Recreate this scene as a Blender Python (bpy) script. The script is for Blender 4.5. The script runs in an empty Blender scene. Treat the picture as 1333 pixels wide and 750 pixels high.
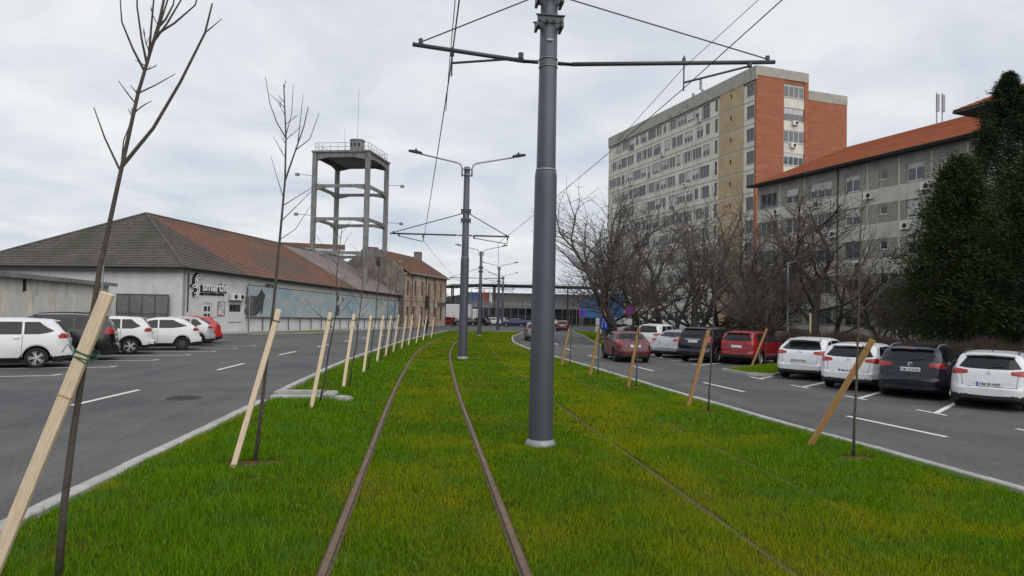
import bpy, math, random
import numpy as np
from mathutils import Vector, Matrix
from mathutils.bvhtree import BVHTree
rnd = random.Random(11)
scene = bpy.context.scene
COL = scene.collection
R = math.radians

# ---------------------------------------------------------------- camera
cam_d = bpy.data.cameras.new('camera'); cam = bpy.data.objects.new('camera', cam_d); COL.objects.link(cam)
YAW, PITCH, ROLL = R(7.1), R(1.85), R(1.25)
fw = Vector((math.sin(YAW)*math.cos(PITCH), math.cos(YAW)*math.cos(PITCH), math.sin(PITCH)))
r0 = Vector((math.cos(YAW), -math.sin(YAW), 0)); u0 = r0.cross(fw)
rt = r0*math.cos(ROLL)+u0*math.sin(ROLL); up = -r0*math.sin(ROLL)+u0*math.cos(ROLL)
cam.matrix_world = Matrix(((rt.x, up.x, -fw.x, 0), (rt.y, up.y, -fw.y, 0), (rt.z, up.z, -fw.z, 2.0), (0, 0, 0, 1)))
cam_d.sensor_width = 36; cam_d.lens = 36*900/1333; cam_d.clip_start = .1; cam_d.clip_end = 3000
scene.camera = cam

# ---------------------------------------------------------------- sky and light (overcast day)
SUN_EL, SUN_AZ = R(44), R(160)
w = bpy.data.worlds.new('World'); scene.world = w; w.use_nodes = True
nt = w.node_tree; nt.nodes.clear()
def wn(t, **k):
    n = nt.nodes.new(t)
    for a, b in k.items(): setattr(n, a, b)
    return n
out = wn('ShaderNodeOutputWorld'); bg = wn('ShaderNodeBackground'); bg.inputs[1].default_value = .1
sky = wn('ShaderNodeTexSky', sky_type='NISHITA', sun_disc=False, sun_elevation=SUN_EL, sun_rotation=SUN_AZ, air_density=1, dust_density=2.5)
tc = wn('ShaderNodeTexCoord'); sep = wn('ShaderNodeSeparateXYZ'); nt.links.new(tc.outputs['Generated'], sep.inputs[0])
zz = wn('ShaderNodeMath', operation='MAXIMUM'); nt.links.new(sep.outputs[2], zz.inputs[0]); zz.inputs[1].default_value = 0
za = wn('ShaderNodeMath', operation='ADD'); nt.links.new(zz.outputs[0], za.inputs[0]); za.inputs[1].default_value = .16
dx = wn('ShaderNodeMath', operation='DIVIDE'); nt.links.new(sep.outputs[0], dx.inputs[0]); nt.links.new(za.outputs[0], dx.inputs[1])
dy = wn('ShaderNodeMath', operation='DIVIDE'); nt.links.new(sep.outputs[1], dy.inputs[0]); nt.links.new(za.outputs[0], dy.inputs[1])
cb = wn('ShaderNodeCombineXYZ'); nt.links.new(dx.outputs[0], cb.inputs[0]); nt.links.new(dy.outputs[0], cb.inputs[1])
n1 = wn('ShaderNodeTexNoise'); n1.inputs['Scale'].default_value = 1.5; n1.inputs['Detail'].default_value = 5; n1.inputs['Roughness'].default_value = .52; n1.inputs['Distortion'].default_value = .3
nt.links.new(cb.outputs[0], n1.inputs['Vector'])
cr = wn('ShaderNodeValToRGB')
cr.color_ramp.elements[0].position = .33; cr.color_ramp.elements[0].color = (4.5, 4.9, 5.6, 1)
cr.color_ramp.elements[1].position = .66; cr.color_ramp.elements[1].color = (6.95, 7.0, 7.05, 1)
nt.links.new(n1.outputs['Fac'], cr.inputs[0])
mx = wn('ShaderNodeMix', data_type='RGBA'); mx.inputs['Factor'].default_value = .93
nt.links.new(sky.outputs[0], mx.inputs['A']); nt.links.new(cr.outputs[0], mx.inputs['B'])
nt.links.new(mx.outputs['Result'], bg.inputs[0]); nt.links.new(bg.outputs[0], out.inputs[0])

sd = bpy.data.lights.new('sun', 'SUN'); sd.energy = 1.5; sd.angle = R(85); sd.color = (1, .97, .93)
sun = bpy.data.objects.new('sun', sd); COL.objects.link(sun)
sv = Vector((math.sin(SUN_AZ)*math.cos(SUN_EL), math.cos(SUN_AZ)*math.cos(SUN_EL), math.sin(SUN_EL)))
sun.rotation_euler = sv.to_track_quat('Z', 'Y').to_euler(); sun.location = sv*300
vs = scene.view_settings; vs.view_transform = 'Standard'; vs.look = 'None'; vs.exposure = .4; vs.gamma = 1; vs.use_curve_mapping = False
scene.cycles.max_bounces = 6

# ---------------------------------------------------------------- materials
MATS = {}
def mat(name, col, rough=.8, var=.12, scale=3.0, metal=0.0, bump=0.0, bscale=None, col2=None, detail=6, spec=.4, coat=0.0, stretch=None, ramp=(.35, .7), rand=0.0, coord='Object'):
    """procedural material: base colour broken up by noise, optional relief"""
    if name in MATS: return MATS[name]
    m = bpy.data.materials.new(name); m.use_nodes = True; MATS[name] = m
    t = m.node_tree; b = t.nodes['Principled BSDF']
    b.inputs['Roughness'].default_value = rough; b.inputs['Metallic'].default_value = metal
    b.inputs['Specular IOR Level'].default_value = spec
    if coat: b.inputs['Coat Weight'].default_value = coat; b.inputs['Coat Roughness'].default_value = .05
    tcn = t.nodes.new('ShaderNodeTexCoord'); src = tcn.outputs[coord]
    if coord == 'World':
        pass
    if stretch:
        mp = t.nodes.new('ShaderNodeMapping'); mp.inputs['Scale'].default_value = stretch
        t.links.new(src, mp.inputs[0]); src = mp.outputs[0]
    no = t.nodes.new('ShaderNodeTexNoise'); no.inputs['Scale'].default_value = scale; no.inputs['Detail'].default_value = detail; no.inputs['Roughness'].default_value = .6
    t.links.new(src, no.inputs['Vector'])
    rp = t.nodes.new('ShaderNodeValToRGB'); e = rp.color_ramp.elements
    c1 = tuple(max(0, c*(1-var)) for c in col[:3]); c2 = col2 or tuple(min(1, c*(1+var)) for c in col[:3])
    if col2: c1 = col[:3]
    e[0].position, e[1].position = ramp; e[0].color = (*c1, 1); e[1].color = (*c2, 1)
    t.links.new(no.outputs['Fac'], rp.inputs[0]); last = rp.outputs[0]
    if rand:
        oi = t.nodes.new('ShaderNodeObjectInfo'); mr = t.nodes.new('ShaderNodeMapRange')
        mr.inputs['To Min'].default_value = 1-rand; mr.inputs['To Max'].default_value = 1+rand
        t.links.new(oi.outputs['Random'], mr.inputs['Value'])
        mm = t.nodes.new('ShaderNodeMix'); mm.data_type = 'RGBA'; mm.blend_type = 'MULTIPLY'; mm.inputs['Factor'].default_value = 1
        t.links.new(last, mm.inputs['A']); t.links.new(mr.outputs[0], mm.inputs['B']); last = mm.outputs['Result']
    t.links.new(last, b.inputs['Base Color'])
    if bump:
        n2 = t.nodes.new('ShaderNodeTexNoise'); n2.inputs['Scale'].default_value = bscale or scale*8; n2.inputs['Detail'].default_value = 4
        t.links.new(src, n2.inputs['Vector'])
        bp = t.nodes.new('ShaderNodeBump'); bp.inputs['Strength'].default_value = bump; bp.inputs['Distance'].default_value = .02
        t.links.new(n2.outputs['Fac'], bp.inputs['Height']); t.links.new(bp.outputs[0], b.inputs['Normal'])
    return m
def layer(m, col, scale, lo, hi, fac=1.0, stretch=None, coord='Object', detail=5):
    """lay stains or patches of a second colour over a material"""
    t = m.node_tree; b = t.nodes['Principled BSDF']; link = b.inputs['Base Color'].links[0]; prev = link.from_socket
    tcn = t.nodes.new('ShaderNodeTexCoord'); src = tcn.outputs[coord]
    if stretch:
        mp = t.nodes.new('ShaderNodeMapping'); mp.inputs['Scale'].default_value = stretch; mp.inputs['Location'].default_value = (3.1, 7.7, 1.3)
        t.links.new(src, mp.inputs[0]); src = mp.outputs[0]
    no = t.nodes.new('ShaderNodeTexNoise'); no.inputs['Scale'].default_value = scale; no.inputs['Detail'].default_value = detail; no.inputs['Roughness'].default_value = .65
    t.links.new(src, no.inputs['Vector'])
    mr = t.nodes.new('ShaderNodeMapRange'); mr.inputs['From Min'].default_value = lo; mr.inputs['From Max'].default_value = hi; mr.inputs['To Max'].default_value = fac
    t.links.new(no.outputs['Fac'], mr.inputs['Value'])
    mm = t.nodes.new('ShaderNodeMix'); mm.data_type = 'RGBA'; mm.inputs['B'].default_value = (*col, 1)
    t.links.new(mr.outputs[0], mm.inputs['Factor']); t.links.new(prev, mm.inputs['A']); t.links.new(mm.outputs['Result'], b.inputs['Base Color'])
    return m
def paint(name, col, rough=.25, metal=0.0):
    return mat(name, col, rough=rough, var=.05, scale=2, metal=metal, coat=.35)

M_asphalt = layer(layer(mat('asphalt', (.078, .078, .079), .85, .16, .6, bump=.25, bscale=90), (.042, .042, .045), .16, .5, .58, .6, detail=4), (.125, .125, .125), 1.3, .48, .72, .55, stretch=(1, .06, 1))
M_asphalt = layer(layer(M_asphalt, (.16, .16, .158), 26, .54, .66, .6, detail=3), (.025, .025, .026), 19, .55, .68, .55, detail=3)
M_white_paint = layer(mat('road_paint', (.62, .62, .60), .7, .1, 6), (.2, .2, .2), 9, .55, .75, .6)
M_concrete = layer(mat('kerb_concrete', (.35, .342, .325), .85, .16, 4, bump=.15, rand=.12), (.2, .19, .17), 7, .6, .85, .5)
M_conc_dark = layer(mat('tower_concrete', (.20, .20, .197), .9, .2, 1.2, bump=.3, bscale=9), (.06, .058, .055), 2.2, .5, .75, .7, stretch=(1, 1, .3))
M_soil = mat('soil', (.10, .066, .038), 1.0, .4, 14, bump=1.0, bscale=60, spec=0)
M_verge = layer(mat('dead_verge', (.06, .05, .032), .95, .35, 1.5, bump=.5, bscale=30), (.075, .085, .03), .4, .5, .6, .8)
M_turf = layer(mat('turf_soil', (.05, .065, .005), 1.0, .3, 3, bump=.6, bscale=60, spec=0), (.07, .07, .018), .45, .5, .68, .8)
M_rail = layer(mat('rail_steel', (.15, .10, .065), .7, .25, 9, metal=.15, bump=.1), (.09, .055, .035), 12, .5, .7, .7)
M_rail_old = mat('rail_rust', (.075, .05, .032), .9, .3, 9)
M_rubber = mat('rail_rubber', (.10, .075, .05), .95, .35, 12)
M_mast = layer(mat('mast_paint', (.066, .073, .09), .42, .08, 1.2, metal=.25, spec=.5), (.12, .128, .145), 5, .66, .8, .5, stretch=(1, 1, .4))
M_arm = mat('arm_metal', (.065, .075, .078), .5, .15, 4, metal=.4)
M_galv = mat('galvanised', (.26, .27, .28), .5, .15, 8, metal=.5)
M_black = mat('black_plastic', (.016, .016, .017), .5, .2, 5)
M_wire = mat('wire_metal', (.045, .047, .05), .5, .1, 5, metal=.5)
M_lamp_glass = mat('lamp_lens', (.5, .5, .48), .2, .05, 5)
M_wood_pale = layer(mat('raw_pine', (.62, .49, .35), .75, .16, 6, stretch=(14, 14, 1.2), bump=.12, rand=.1), (.34, .21, .1), 5, .62, .78, .5, stretch=(10, 10, 1))
M_wood_brown = layer(mat('stained_pine', (.30, .165, .058), .7, .22, 6, stretch=(14, 14, 1.2), bump=.1, rand=.15), (.13, .065, .022), 4, .55, .8, .6, stretch=(10, 10, 1))
M_bark = mat('sapling_bark', (.075, .062, .052), .9, .3, 20, bump=.4, bscale=60)
M_bark_tree = mat('tree_bark', (.06, .052, .046), .95, .35, 6, bump=.5, bscale=30)
M_twig = mat('twig_bark', (.088, .074, .065), .95, .25, 3)
M_strap = mat('green_strap', (.015, .10, .045), .6, .2, 10)
M_glass = mat('window_glass', (.035, .042, .05), .06, .35, .7, spec=.8, rand=.25)
M_curtain = mat('pale_blind', (.48, .48, .47), .7, .12, 2, rand=.2)
M_frame_w = mat('white_frame', (.62, .62, .62), .5, .06, 4)
M_frame_d = mat('dark_frame', (.075, .07, .065), .6, .2, 4)
M_text_w = mat('white_letter', (.75, .75, .75), .5, .04, 3)
M_text_k = mat('black_letter', (.012, .012, .013), .5, .1, 3)

# ---------------------------------------------------------------- mesh helpers
class MB:
    def __init__(s): s.v = []; s.f = []; s.mi = []; s.m = 0
    def add(s, vs, fs):
        o = len(s.v); s.v += [tuple(p) for p in vs]; s.f += [tuple(i+o for i in f) for f in fs]; s.mi += [s.m]*len(fs); return s
    def box(s, x0, x1, y0, y1, z0, z1):
        return s.add([(x0,y0,z0),(x1,y0,z0),(x1,y1,z0),(x0,y1,z0),(x0,y0,z1),(x1,y0,z1),(x1,y1,z1),(x0,y1,z1)],
                     [(3,2,1,0),(4,5,6,7),(0,1,5,4),(1,2,6,5),(2,3,7,6),(3,0,4,7)])
    def bbox(s, x0, x1, y0, y1, z0, z1, b=.01):
        """box with chamfered top and vertical edges"""
        def ring(d, z): return [(x0+d,y0,z),(x1-d,y0,z),(x1,y0+d,z),(x1,y1-d,z),(x1-d,y1,z),(x0+d,y1,z),(x0,y1-d,z),(x0,y0+d,z)]
        a = ring(b, z0); c = ring(b, z1-b); t = [(x0+b,y0+b,z1),(x1-b,y0+b,z1),(x1-b,y0+b,z1),(x1-b,y1-b,z1),(x1-b,y1-b,z1),(x0+b,y1-b,z1),(x0+b,y1-b,z1),(x0+b,y0+b,z1)]
        f = [tuple(reversed(range(8)))]
        for k in range(8): f.append((k, (k+1)%8, 8+(k+1)%8, 8+k))
        for k in range(8): f.append((8+k, 8+(k+1)%8, 16+(k+1)%8, 16+k))
        f.append((16, 18, 20, 22))
        return s.add(a+c+t, f)
    def beam(s, a, b, w, h, upv=(0, 0, 1)):
        a = Vector(a); b = Vector(b); d = (b-a).normalized(); sx = d.cross(Vector(upv))
        if sx.length < 1e-4: sx = d.cross(Vector((1, 0, 0)))
        sx.normalize(); sy = sx.cross(d); P = []
        for q in (a, b):
            for i, j in ((-1,-1),(1,-1),(1,1),(-1,1)): P.append(q+sx*(w/2*i)+sy*(h/2*j))
        return s.add(P, [(0,1,2,3),(7,6,5,4),(0,4,5,1),(1,5,6,2),(2,6,7,3),(3,7,4,0)])
    def tube(s, pts, rad, n=6, cap=True):
        pts = [Vector(p) for p in pts]; k = len(pts)
        if not hasattr(rad, '__len__'): rad = [rad]*k
        d0 = (pts[1]-pts[0]).normalized(); ref = Vector((0, 0, 1)) if abs(d0.z) < .9 else Vector((1, 0, 0))
        V = []
        for i, p in enumerate(pts):
            d = (pts[min(i+1, k-1)]-pts[max(i-1, 0)])
            if d.length < 1e-9: d = d0.copy()
            d.normalize(); a = d.cross(ref)
            if a.length < 1e-4: a = d.cross(Vector((0, 1, 0)))
            a.normalize(); b = a.cross(d); ref = b
            for j in range(n):
                t = 2*math.pi*j/n; V.append(p+a*(math.cos(t)*rad[i])+b*(math.sin(t)*rad[i]))
            ref = b
        F = []
        for i in range(k-1):
            for j in range(n): F.append((i*n+j, (i+1)*n+j, (i+1)*n+(j+1)%n, i*n+(j+1)%n))
        if cap: F.append(tuple(range(n))); F.append(tuple(reversed(range((k-1)*n, k*n))))
        return s.add(V, F)
    def lathe(s, prof, n=24, c=(0, 0, 0), cap=True):
        """prof: (radius, z) pairs turned about the z axis"""
        V = []; F = []; k = len(prof)
        for r, z in prof:
            for j in range(n): t = 2*math.pi*j/n; V.append((c[0]+r*math.cos(t), c[1]+r*math.sin(t), c[2]+z))
        for i in range(k-1):
            for j in range(n): F.append((i*n+j, i*n+(j+1)%n, (i+1)*n+(j+1)%n, (i+1)*n+j))
        if cap: F.append(tuple(reversed(range(n)))); F.append(tuple(range((k-1)*n, k*n)))
        return s.add(V, F)
    def prism(s, poly, z0, z1):
        n = len(poly); V = [(*p, z0) for p in poly]+[(*p, z1) for p in poly]
        F = [tuple(reversed(range(n))), tuple(range(n, 2*n))]+[(i, (i+1)%n, n+(i+1)%n, n+i) for i in range(n)]
        return s.add(V, F)
    def prism_y(s, poly, y0, y1):
        """poly in x,z pushed along y"""
        n = len(poly); V = [(p[0], y0, p[1]) for p in poly]+[(p[0], y1, p[1]) for p in poly]
        F = [tuple(range(n)), tuple(reversed(range(n, 2*n)))]+[(i, n+i, n+(i+1)%n, (i+1)%n) for i in range(n)]
        return s.add(V, F)
    def mesh(s, name, mats, smooth=False):
        me = bpy.data.meshes.new(name); me.from_pydata(s.v, [], s.f)
        for m in (mats if isinstance(mats, (list, tuple)) else [mats]): me.materials.append(m)
        if any(s.mi): me.polygons.foreach_set('material_index', s.mi)
        if smooth: me.polygons.foreach_set('use_smooth', [True]*len(me.polygons))
        me.update(); return me
    def build(s, name, mats, parent=None, smooth=False, loc=(0, 0, 0), rz=0.0):
        return put(s.mesh(name, mats, smooth), name, parent, loc, rz)
def put(me, name, parent=None, loc=(0, 0, 0), rz=0.0, sc=None):
    o = bpy.data.objects.new(name, me); COL.objects.link(o); o.location = loc; o.rotation_euler = (0, 0, rz)
    if sc: o.scale = sc
    if parent is not None: o.parent = parent
    return o
def tag(o, label=None, cat=None, group=None, kind=None):
    if label: o['label'] = label
    if cat: o['category'] = cat
    if group: o['group'] = group
    if kind: o['kind'] = kind
    return o
def thing(name, label, cat, loc=(0, 0, 0), rz=0.0, group=None):
    o = bpy.data.objects.new(name, None); COL.objects.link(o); o.location = loc; o.rotation_euler = (0, 0, rz); o.empty_display_size = .2
    return tag(o, label, cat, group)
def copy_tree(o, parent=None):
    c = o.copy(); COL.objects.link(c); c.parent = parent
    for ch in o.children: copy_tree(ch, c)
    return c
def np_mesh(name, V, F, material, smooth=False):
    """large mesh from numpy arrays, F is (n,3) or (n,4)"""
    me = bpy.data.meshes.new(name); n = len(F); k = F.shape[1]
    me.vertices.add(len(V)); me.vertices.foreach_set('co', np.asarray(V, np.float32).ravel())
    me.loops.add(n*k); me.loops.foreach_set('vertex_index', np.asarray(F, np.int32).ravel())
    me.polygons.add(n); me.polygons.foreach_set('loop_start', np.arange(n, dtype=np.int32)*k)
    me.polygons.foreach_set('loop_total', np.full(n, k, np.int32))
    if smooth: me.polygons.foreach_set('use_smooth', np.ones(n, bool))
    me.materials.append(material); me.update(calc_edges=True); me.validate(); return me
_tx = {}
def text_mesh(txt, size, depth, material, shear=0.0, bold=0.0):
    cu = bpy.data.curves.new('lettering', 'FONT'); cu.body = txt; cu.size = size; cu.extrude = depth; cu.align_x = 'LEFT'; cu.shear = shear; cu.offset = bold
    cu.resolution_u = 3
    o = bpy.data.objects.new('lettering', cu); COL.objects.link(o)
    dg = bpy.context.evaluated_depsgraph_get(); me = bpy.data.meshes.new_from_object(o.evaluated_get(dg))
    bpy.data.objects.remove(o); bpy.data.curves.remove(cu); me.materials.clear(); me.materials.append(material)
    return me
def text_width(me):
    xs = [v.co.x for v in me.vertices]; return min(xs), max(xs)

# ---------------------------------------------------------------- terrain
def S(t): t = min(1., max(0., t)); return t*t*(3-2*t)
def gz(y): return -.7*S((y-25)/75)
def roff(x, y): return -.1-.15*S((x-1)/4.5)*(1-S((y-38)/45))
def rz_(x, y): return gz(y)+roff(x, y)
def gz_np(y):
    t = np.clip((y-25)/75, 0, 1); return -.7*t*t*(3-2*t)
def lin(pts, q):
    """interpolate x for a given y along a hand-measured line, smoothly"""
    ys = [p[1] for p in pts]; xs = [p[0] for p in pts]
    return float(np.interp(q, ys, xs))
def curve(pts, n=400):
    """smooth a polyline given as (x, y) with increasing y"""
    ys = np.linspace(pts[0][1], pts[-1][1], n); xs = np.interp(ys, [p[1] for p in pts], [p[0] for p in pts])
    step = (ys[1]-ys[0]); k = max(3, int(7/step)) | 1
    pad = k//2; s0 = (xs[1]-xs[0]); s1 = xs[-1]-xs[-2]
    xp = np.concatenate([xs[0]-s0*np.arange(pad, 0, -1), xs, xs[-1]+s1*np.arange(1, pad+1)])
    xs = np.convolve(xp, np.ones(k)/k, 'valid'); return ys, xs
KL = curve([(-3.75, -6), (-3.66, 6.6), (-3.53, 9.2), (-3.28, 16), (-2.97, 24.7), (-2.04, 36), (-.7, 52), (2.5, 81), (2.8, 84)])
KR = curve([(7.5, -6), (7.12, 7.5), (6.98, 9.0), (6.66, 12.7), (6.43, 16.1), (6.17, 22), (5.82, 28.4), (5.5, 36), (5.9, 46), (7.7, 61), (11.2, 80), (13, 88)])
TR = curve([(.05, -6), (.05, 16), (.16, 23), (.35, 31), (.75, 38), (1.6, 49), (3.1, 62), (6.9, 86), (8, 92)])
def xl(y): return float(np.interp(y, *KL))
def xr(y): return float(np.interp(y, *KR))
def xt(y): return float(np.interp(y, *TR))
# ---------------------------------------------------------------- ground sheets
def grid_sheet(name, xs, ys, zf, material):
    V = [(x, y, zf(x, y)) for y in ys for x in xs]; n = len(xs)
    F = [(j*n+i, j*n+i+1, (j+1)*n+i+1, (j+1)*n+i) for j in range(len(ys)-1) for i in range(n-1)]
    me = bpy.data.meshes.new(name); me.from_pydata(V, [], F); me.materials.append(material)
    me.polygons.foreach_set('use_smooth', [True]*len(F)); me.update()
    return tag(put(me, name), kind='structure')
grid_sheet('ground', [-900, -300, -100, -60, 0, 40, 80, 200, 900], [-300, -60, 0, 25, 40, 55, 70, 85, 100, 200, 500, 1600], lambda x, y: gz(y)-.9, M_verge)
grid_sheet('road', list(np.arange(-60, -6, 6))+list(np.arange(-6, 10, 1.))+list(np.arange(10, 91, 5)), list(np.arange(-8, 100, 2.))+[104, 112, 120, 130, 145, 170, 220], rz_, M_asphalt)
# the lawn between the two carriageways
GEND = 85.0
ys = list(np.arange(-6, GEND, 1.5))+[GEND-.01]
V = []; F = []; NX = 13
def lawn_top(t): return .02+.05*math.sin(math.pi*t)
for y in ys:
    a, b = xl(y)+.1, xr(y)-.1
    for i in range(NX):
        t = i/(NX-1); V.append((a+(b-a)*t, y, gz(y)+lawn_top(t)*.4-.03))
for j in range(len(ys)-1):
    for i in range(NX-1): F.append((j*NX+i, j*NX+i+1, (j+1)*NX+i+1, (j+1)*NX+i))
me = bpy.data.meshes.new('lawn'); me.from_pydata(V, [], F); me.materials.append(M_turf); me.update()
tag(put(me, 'lawn'), kind='structure')

# kerbs: a bedding strip and single stones
def kerb(name, path, w=.15, top=.03, drop=.3, step=1.0, gap=.008, side=1):
    """path: list of (x, y) world points; stones run along it"""
    pts = [Vector((p[0], p[1], 0)) for p in path]; d = [0]
    for i in range(1, len(pts)): d.append(d[-1]+(pts[i]-pts[i-1]).length)
    def at(s):
        return Vector((float(np.interp(s, d, [p.x for p in pts])), float(np.interp(s, d, [p.y for p in pts])), 0))
    mb = MB(); n = int(d[-1]/step); prev = None
    for i in range(n+1):
        p = at(min(i*step, d[-1]))
        if prev is not None: mb.beam((prev.x, prev.y, gz(prev.y)+top-.09-drop/2), (p.x, p.y, gz(p.y)+top-.09-drop/2), w*.7, drop)
        prev = p
    root = tag(mb.build(name, M_concrete), kind='structure')
    me = MB().bbox(-step/2+gap/2, step/2-gap/2, -w/2, w/2, -drop, 0, .014).mesh('kerb_stone', M_concrete)
    for i in range(n):
        a = at(i*step); b = at((i+1)*step); c = (a+b)/2; dv = b-a
        o = put(me, 'kerb_stone', root, (c.x, c.y, gz(c.y)+top+rnd.uniform(-.006, .006)))
        o.rotation_euler = (0, -math.atan2(gz(b.y)-gz(a.y), dv.length), math.atan2(dv.y, dv.x)+rnd.uniform(-.006, .006))
        o.scale = (dv.length/step, 1, 1)
    return root
kerb('kerb', [(xl(y), y) for y in np.arange(-2, 15.4, .5)], w=.17)
kerb('kerb', [(xl(y)-.02, y) for y in np.arange(16.3, GEND-1.5, .5)], w=.15, top=.045)
kerb('kerb', [(xr(y), y) for y in np.arange(-2, GEND-.5, .5)])
kerb('kerb', [(xl(GEND-1.4)+.1, GEND-1.2), (xl(GEND)+1.2, GEND), (xr(GEND)-.6, GEND+.3), (xr(GEND)-.05, GEND-.5)])

# road markings: thin sheets over the asphalt
def strip(mb, a, b, w, lift=.006):
    a = Vector((*a, 0)); b = Vector((*b, 0)); d = b-a; n = max(1, int(d.length/1.0)); s = Vector((-d.y, d.x, 0)).normalized()*w/2; V = []
    for i in range(n+1):
        p = a+d*(i/n)
        for q in (p+s, p-s): V.append((q.x, q.y, rz_(q.x, q.y)+lift))
    mb.add(V, [(2*i, 2*i+1, 2*i+3, 2*i+2) for i in range(n)])
DL = [(-7.25, 5), (-6.97, 15.2), (-6.75, 17.6), (-6.45, 24), (-6.1, 30.5), (-5.7, 36), (-4.6, 52), (-1.7, 78)]
DR = [(10.4, 6), (9.98, 12.3), (9.6, 14.9), (9.3, 20.5), (8.85, 27), (8.6, 33), (8.8, 42), (10.4, 58), (14.5, 80)]
def dashes(line, starts, ln, w=.13):
    for y in starts:
        mb = MB(); strip(mb, (lin(line, y), y), (lin(line, y+ln), y+ln), w); tag(mb.build('lane_dash', M_white_paint), kind='structure')
dashes(DL, (6.2, 14.9, 23, 30.4, 37.6, 45, 52, 60), 2.7)
dashes(DR, (5.3, 12.2, 19.4, 26.2, 33.5, 41, 49, 57, 66), 2.6)
# bay lines with hooked or crossed ends
LB = [(-10.45, 17.9), (-10.2, 20.8), (-9.9, 23.65), (-9.68, 26.6), (-9.5, 29.5), (-9.27, 32.2), (-9.05, 34.8), (-8.8, 37.4)]
AZL = R(-109); hl = (math.sin(AZL), math.cos(AZL))
mbl = MB()
for x, y in LB:
    mb = MB(); strip(mb, (x, y), (x+hl[0]*5.2, y+hl[1]*5.2), .12); strip(mb, (x-.02, y+.36), (x-.06, y-.06), .12, .011)
    tag(mb.build('bay_line', M_white_paint), kind='structure')
AZR = R(48); hr = (math.sin(AZR), math.cos(AZR))
for x, y in [(12.45, 12.6), (12.29, 15.35), (12.15, 18.1), (12.08, 20.9), (12.0, 23.6), (12.2, 29.6), (12.1, 32.2), (12.2, 34.7), (12.4, 37.2)]:
    mb = MB(); strip(mb, (x, y), (x+hr[0]*4.8, y+hr[1]*4.8), .13); strip(mb, (x-.1, y-.45), (x-.14, y+.5), .12, .011)
    tag(mb.build('bay_line', M_white_paint), kind='structure')
mb = MB()
for k in range(2): strip(mb, (9.9+k*.1, 45.5+k*2.6), (12.4+k*.3, 45.9+k*2.6), .16)
tag(mb.build('cross_line', M_white_paint), kind='structure')
# manhole cover
mh = thing('manhole_cover', 'round cast iron manhole cover set in the asphalt beside the dash line', 'manhole', (-5.25, 16.15, rz_(-5.25, 16.15)))
M_iron = mat('cast_iron', (.03, .03, .031), .7, .3, 14, bump=.6, bscale=60)
MB().lathe([(.36, -.03), (.36, .009), (.30, .009), (.30, .004)], 28).build('frame_ring', M_iron, mh)
mb = MB().lathe([(.29, -.02), (.29, .006)], 28)
for i in range(-3, 4):
    for j in range(-3, 4):
        if i*i+j*j < 10: mb.box(i*.075-.025, i*.075+.025, j*.075-.025, j*.075+.025, .005, .011)
mb.build('lid', M_iron, mh)

# concrete kerb corner jutting into the lawn, with rubble
nb = thing('concrete_kerb_return', 'low concrete kerb return with a chunky end block in the lawn', 'kerb block', (-3.3, 15.6, gz(15.6)))
MB().bbox(0.02, 1.12, -.07, .07, -.3, .05, .012).build('slab', M_concrete, nb)
MB().bbox(.1, 1.1, .30, .44, -.3, .12, .012).build('slab', M_concrete, nb)
MB().bbox(1.12, 1.4, -.1, .45, -.3, .11, .03).build('end_block', M_concrete, nb)
MB().box(.02, 1.11, .08, .29, -.3, -.02).build('channel_floor', M_concrete, nb)
for i, (dx_, dy_, s_) in enumerate([(-1.74, 15.35, .17), (-1.6, 15.18, .11), (-1.55, 15.5, .08)]):
    mb = MB(); V = []; 
    for k in range(8): V.append((((k & 1)*2-1)*s_*rnd.uniform(.6, 1.1), ((k >> 1 & 1)*2-1)*s_*rnd.uniform(.5, .9), (k >> 2)*s_*rnd.uniform(.6, 1.0)-.05))
    mb.add(V, [(0,2,3,1),(4,5,7,6),(0,1,5,4),(2,6,7,3),(0,4,6,2),(1,3,7,5)])
    tag(mb.build('rubble_chunk', M_concrete, None, loc=(dx_, dy_, gz(dy_)), rz=rnd.uniform(0, 3)), ['largest pale concrete chunk lying beside the kerb end block', 'middling concrete chunk beside the larger rubble piece', 'smallest concrete chunk of the rubble by the end block'][i], 'rubble', 'concrete chunks by the kerb end')

# ---------------------------------------------------------------- tram tracks
def track(off, label, top, w):
    t = thing('tram_track', label, 'tram track', (0, 0, 0), 0)
    for s in (-1, 1):
        top_ = top if top > .01 else (.0 if s < 0 else -.008)
        mb = MB(); V = []; prof = [(-.055, -.06), (-.053, top-.03), (-.033, top-.026), (-.029, top-.004), (-.024, top), (.02, top), (.025, top-.004), (.028, top-.026), (.05, top-.03), (.052, top-.035), (.054, top-.04), (.055, -.06)]
        yy = np.concatenate([np.arange(-3, 12, .8), np.arange(12, GEND+6, 1.5)])
        for y in yy:
            c = xt(y)+off+s*.755; dxy = (xt(y+.5)-xt(y-.5)); nx, ny = 1, -dxy
            for px, pz in prof: V.append((c+px*-s*nx, y+px*-s*ny, gz(y)+pz-(top-top_)))
        n = len(prof); F = []
        for j in range(len(yy)-1):
            for i in range(n-1):
                q = (j*n+i, j*n+i+1, (j+1)*n+i+1, (j+1)*n+i); F.append(q if s < 0 else q[::-1])
        mb.add(V, F); mi = []
        for j in range(len(yy)-1): mi += [1 if i in (0, 1, 2, 6, 7, 8, 9, 10) else 0 for i in range(n-1)]
        mb.mi = mi; mb.build('rail', [M_rail if top > .01 else M_rail_old, M_rubber], t)
    return t
track(0, 'tram track with two bare rusty rails running through the lawn', .03, 1)
track(3.6, 'tram track half swallowed by grass, rails only showing in streaks', .004, 1)

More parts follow.
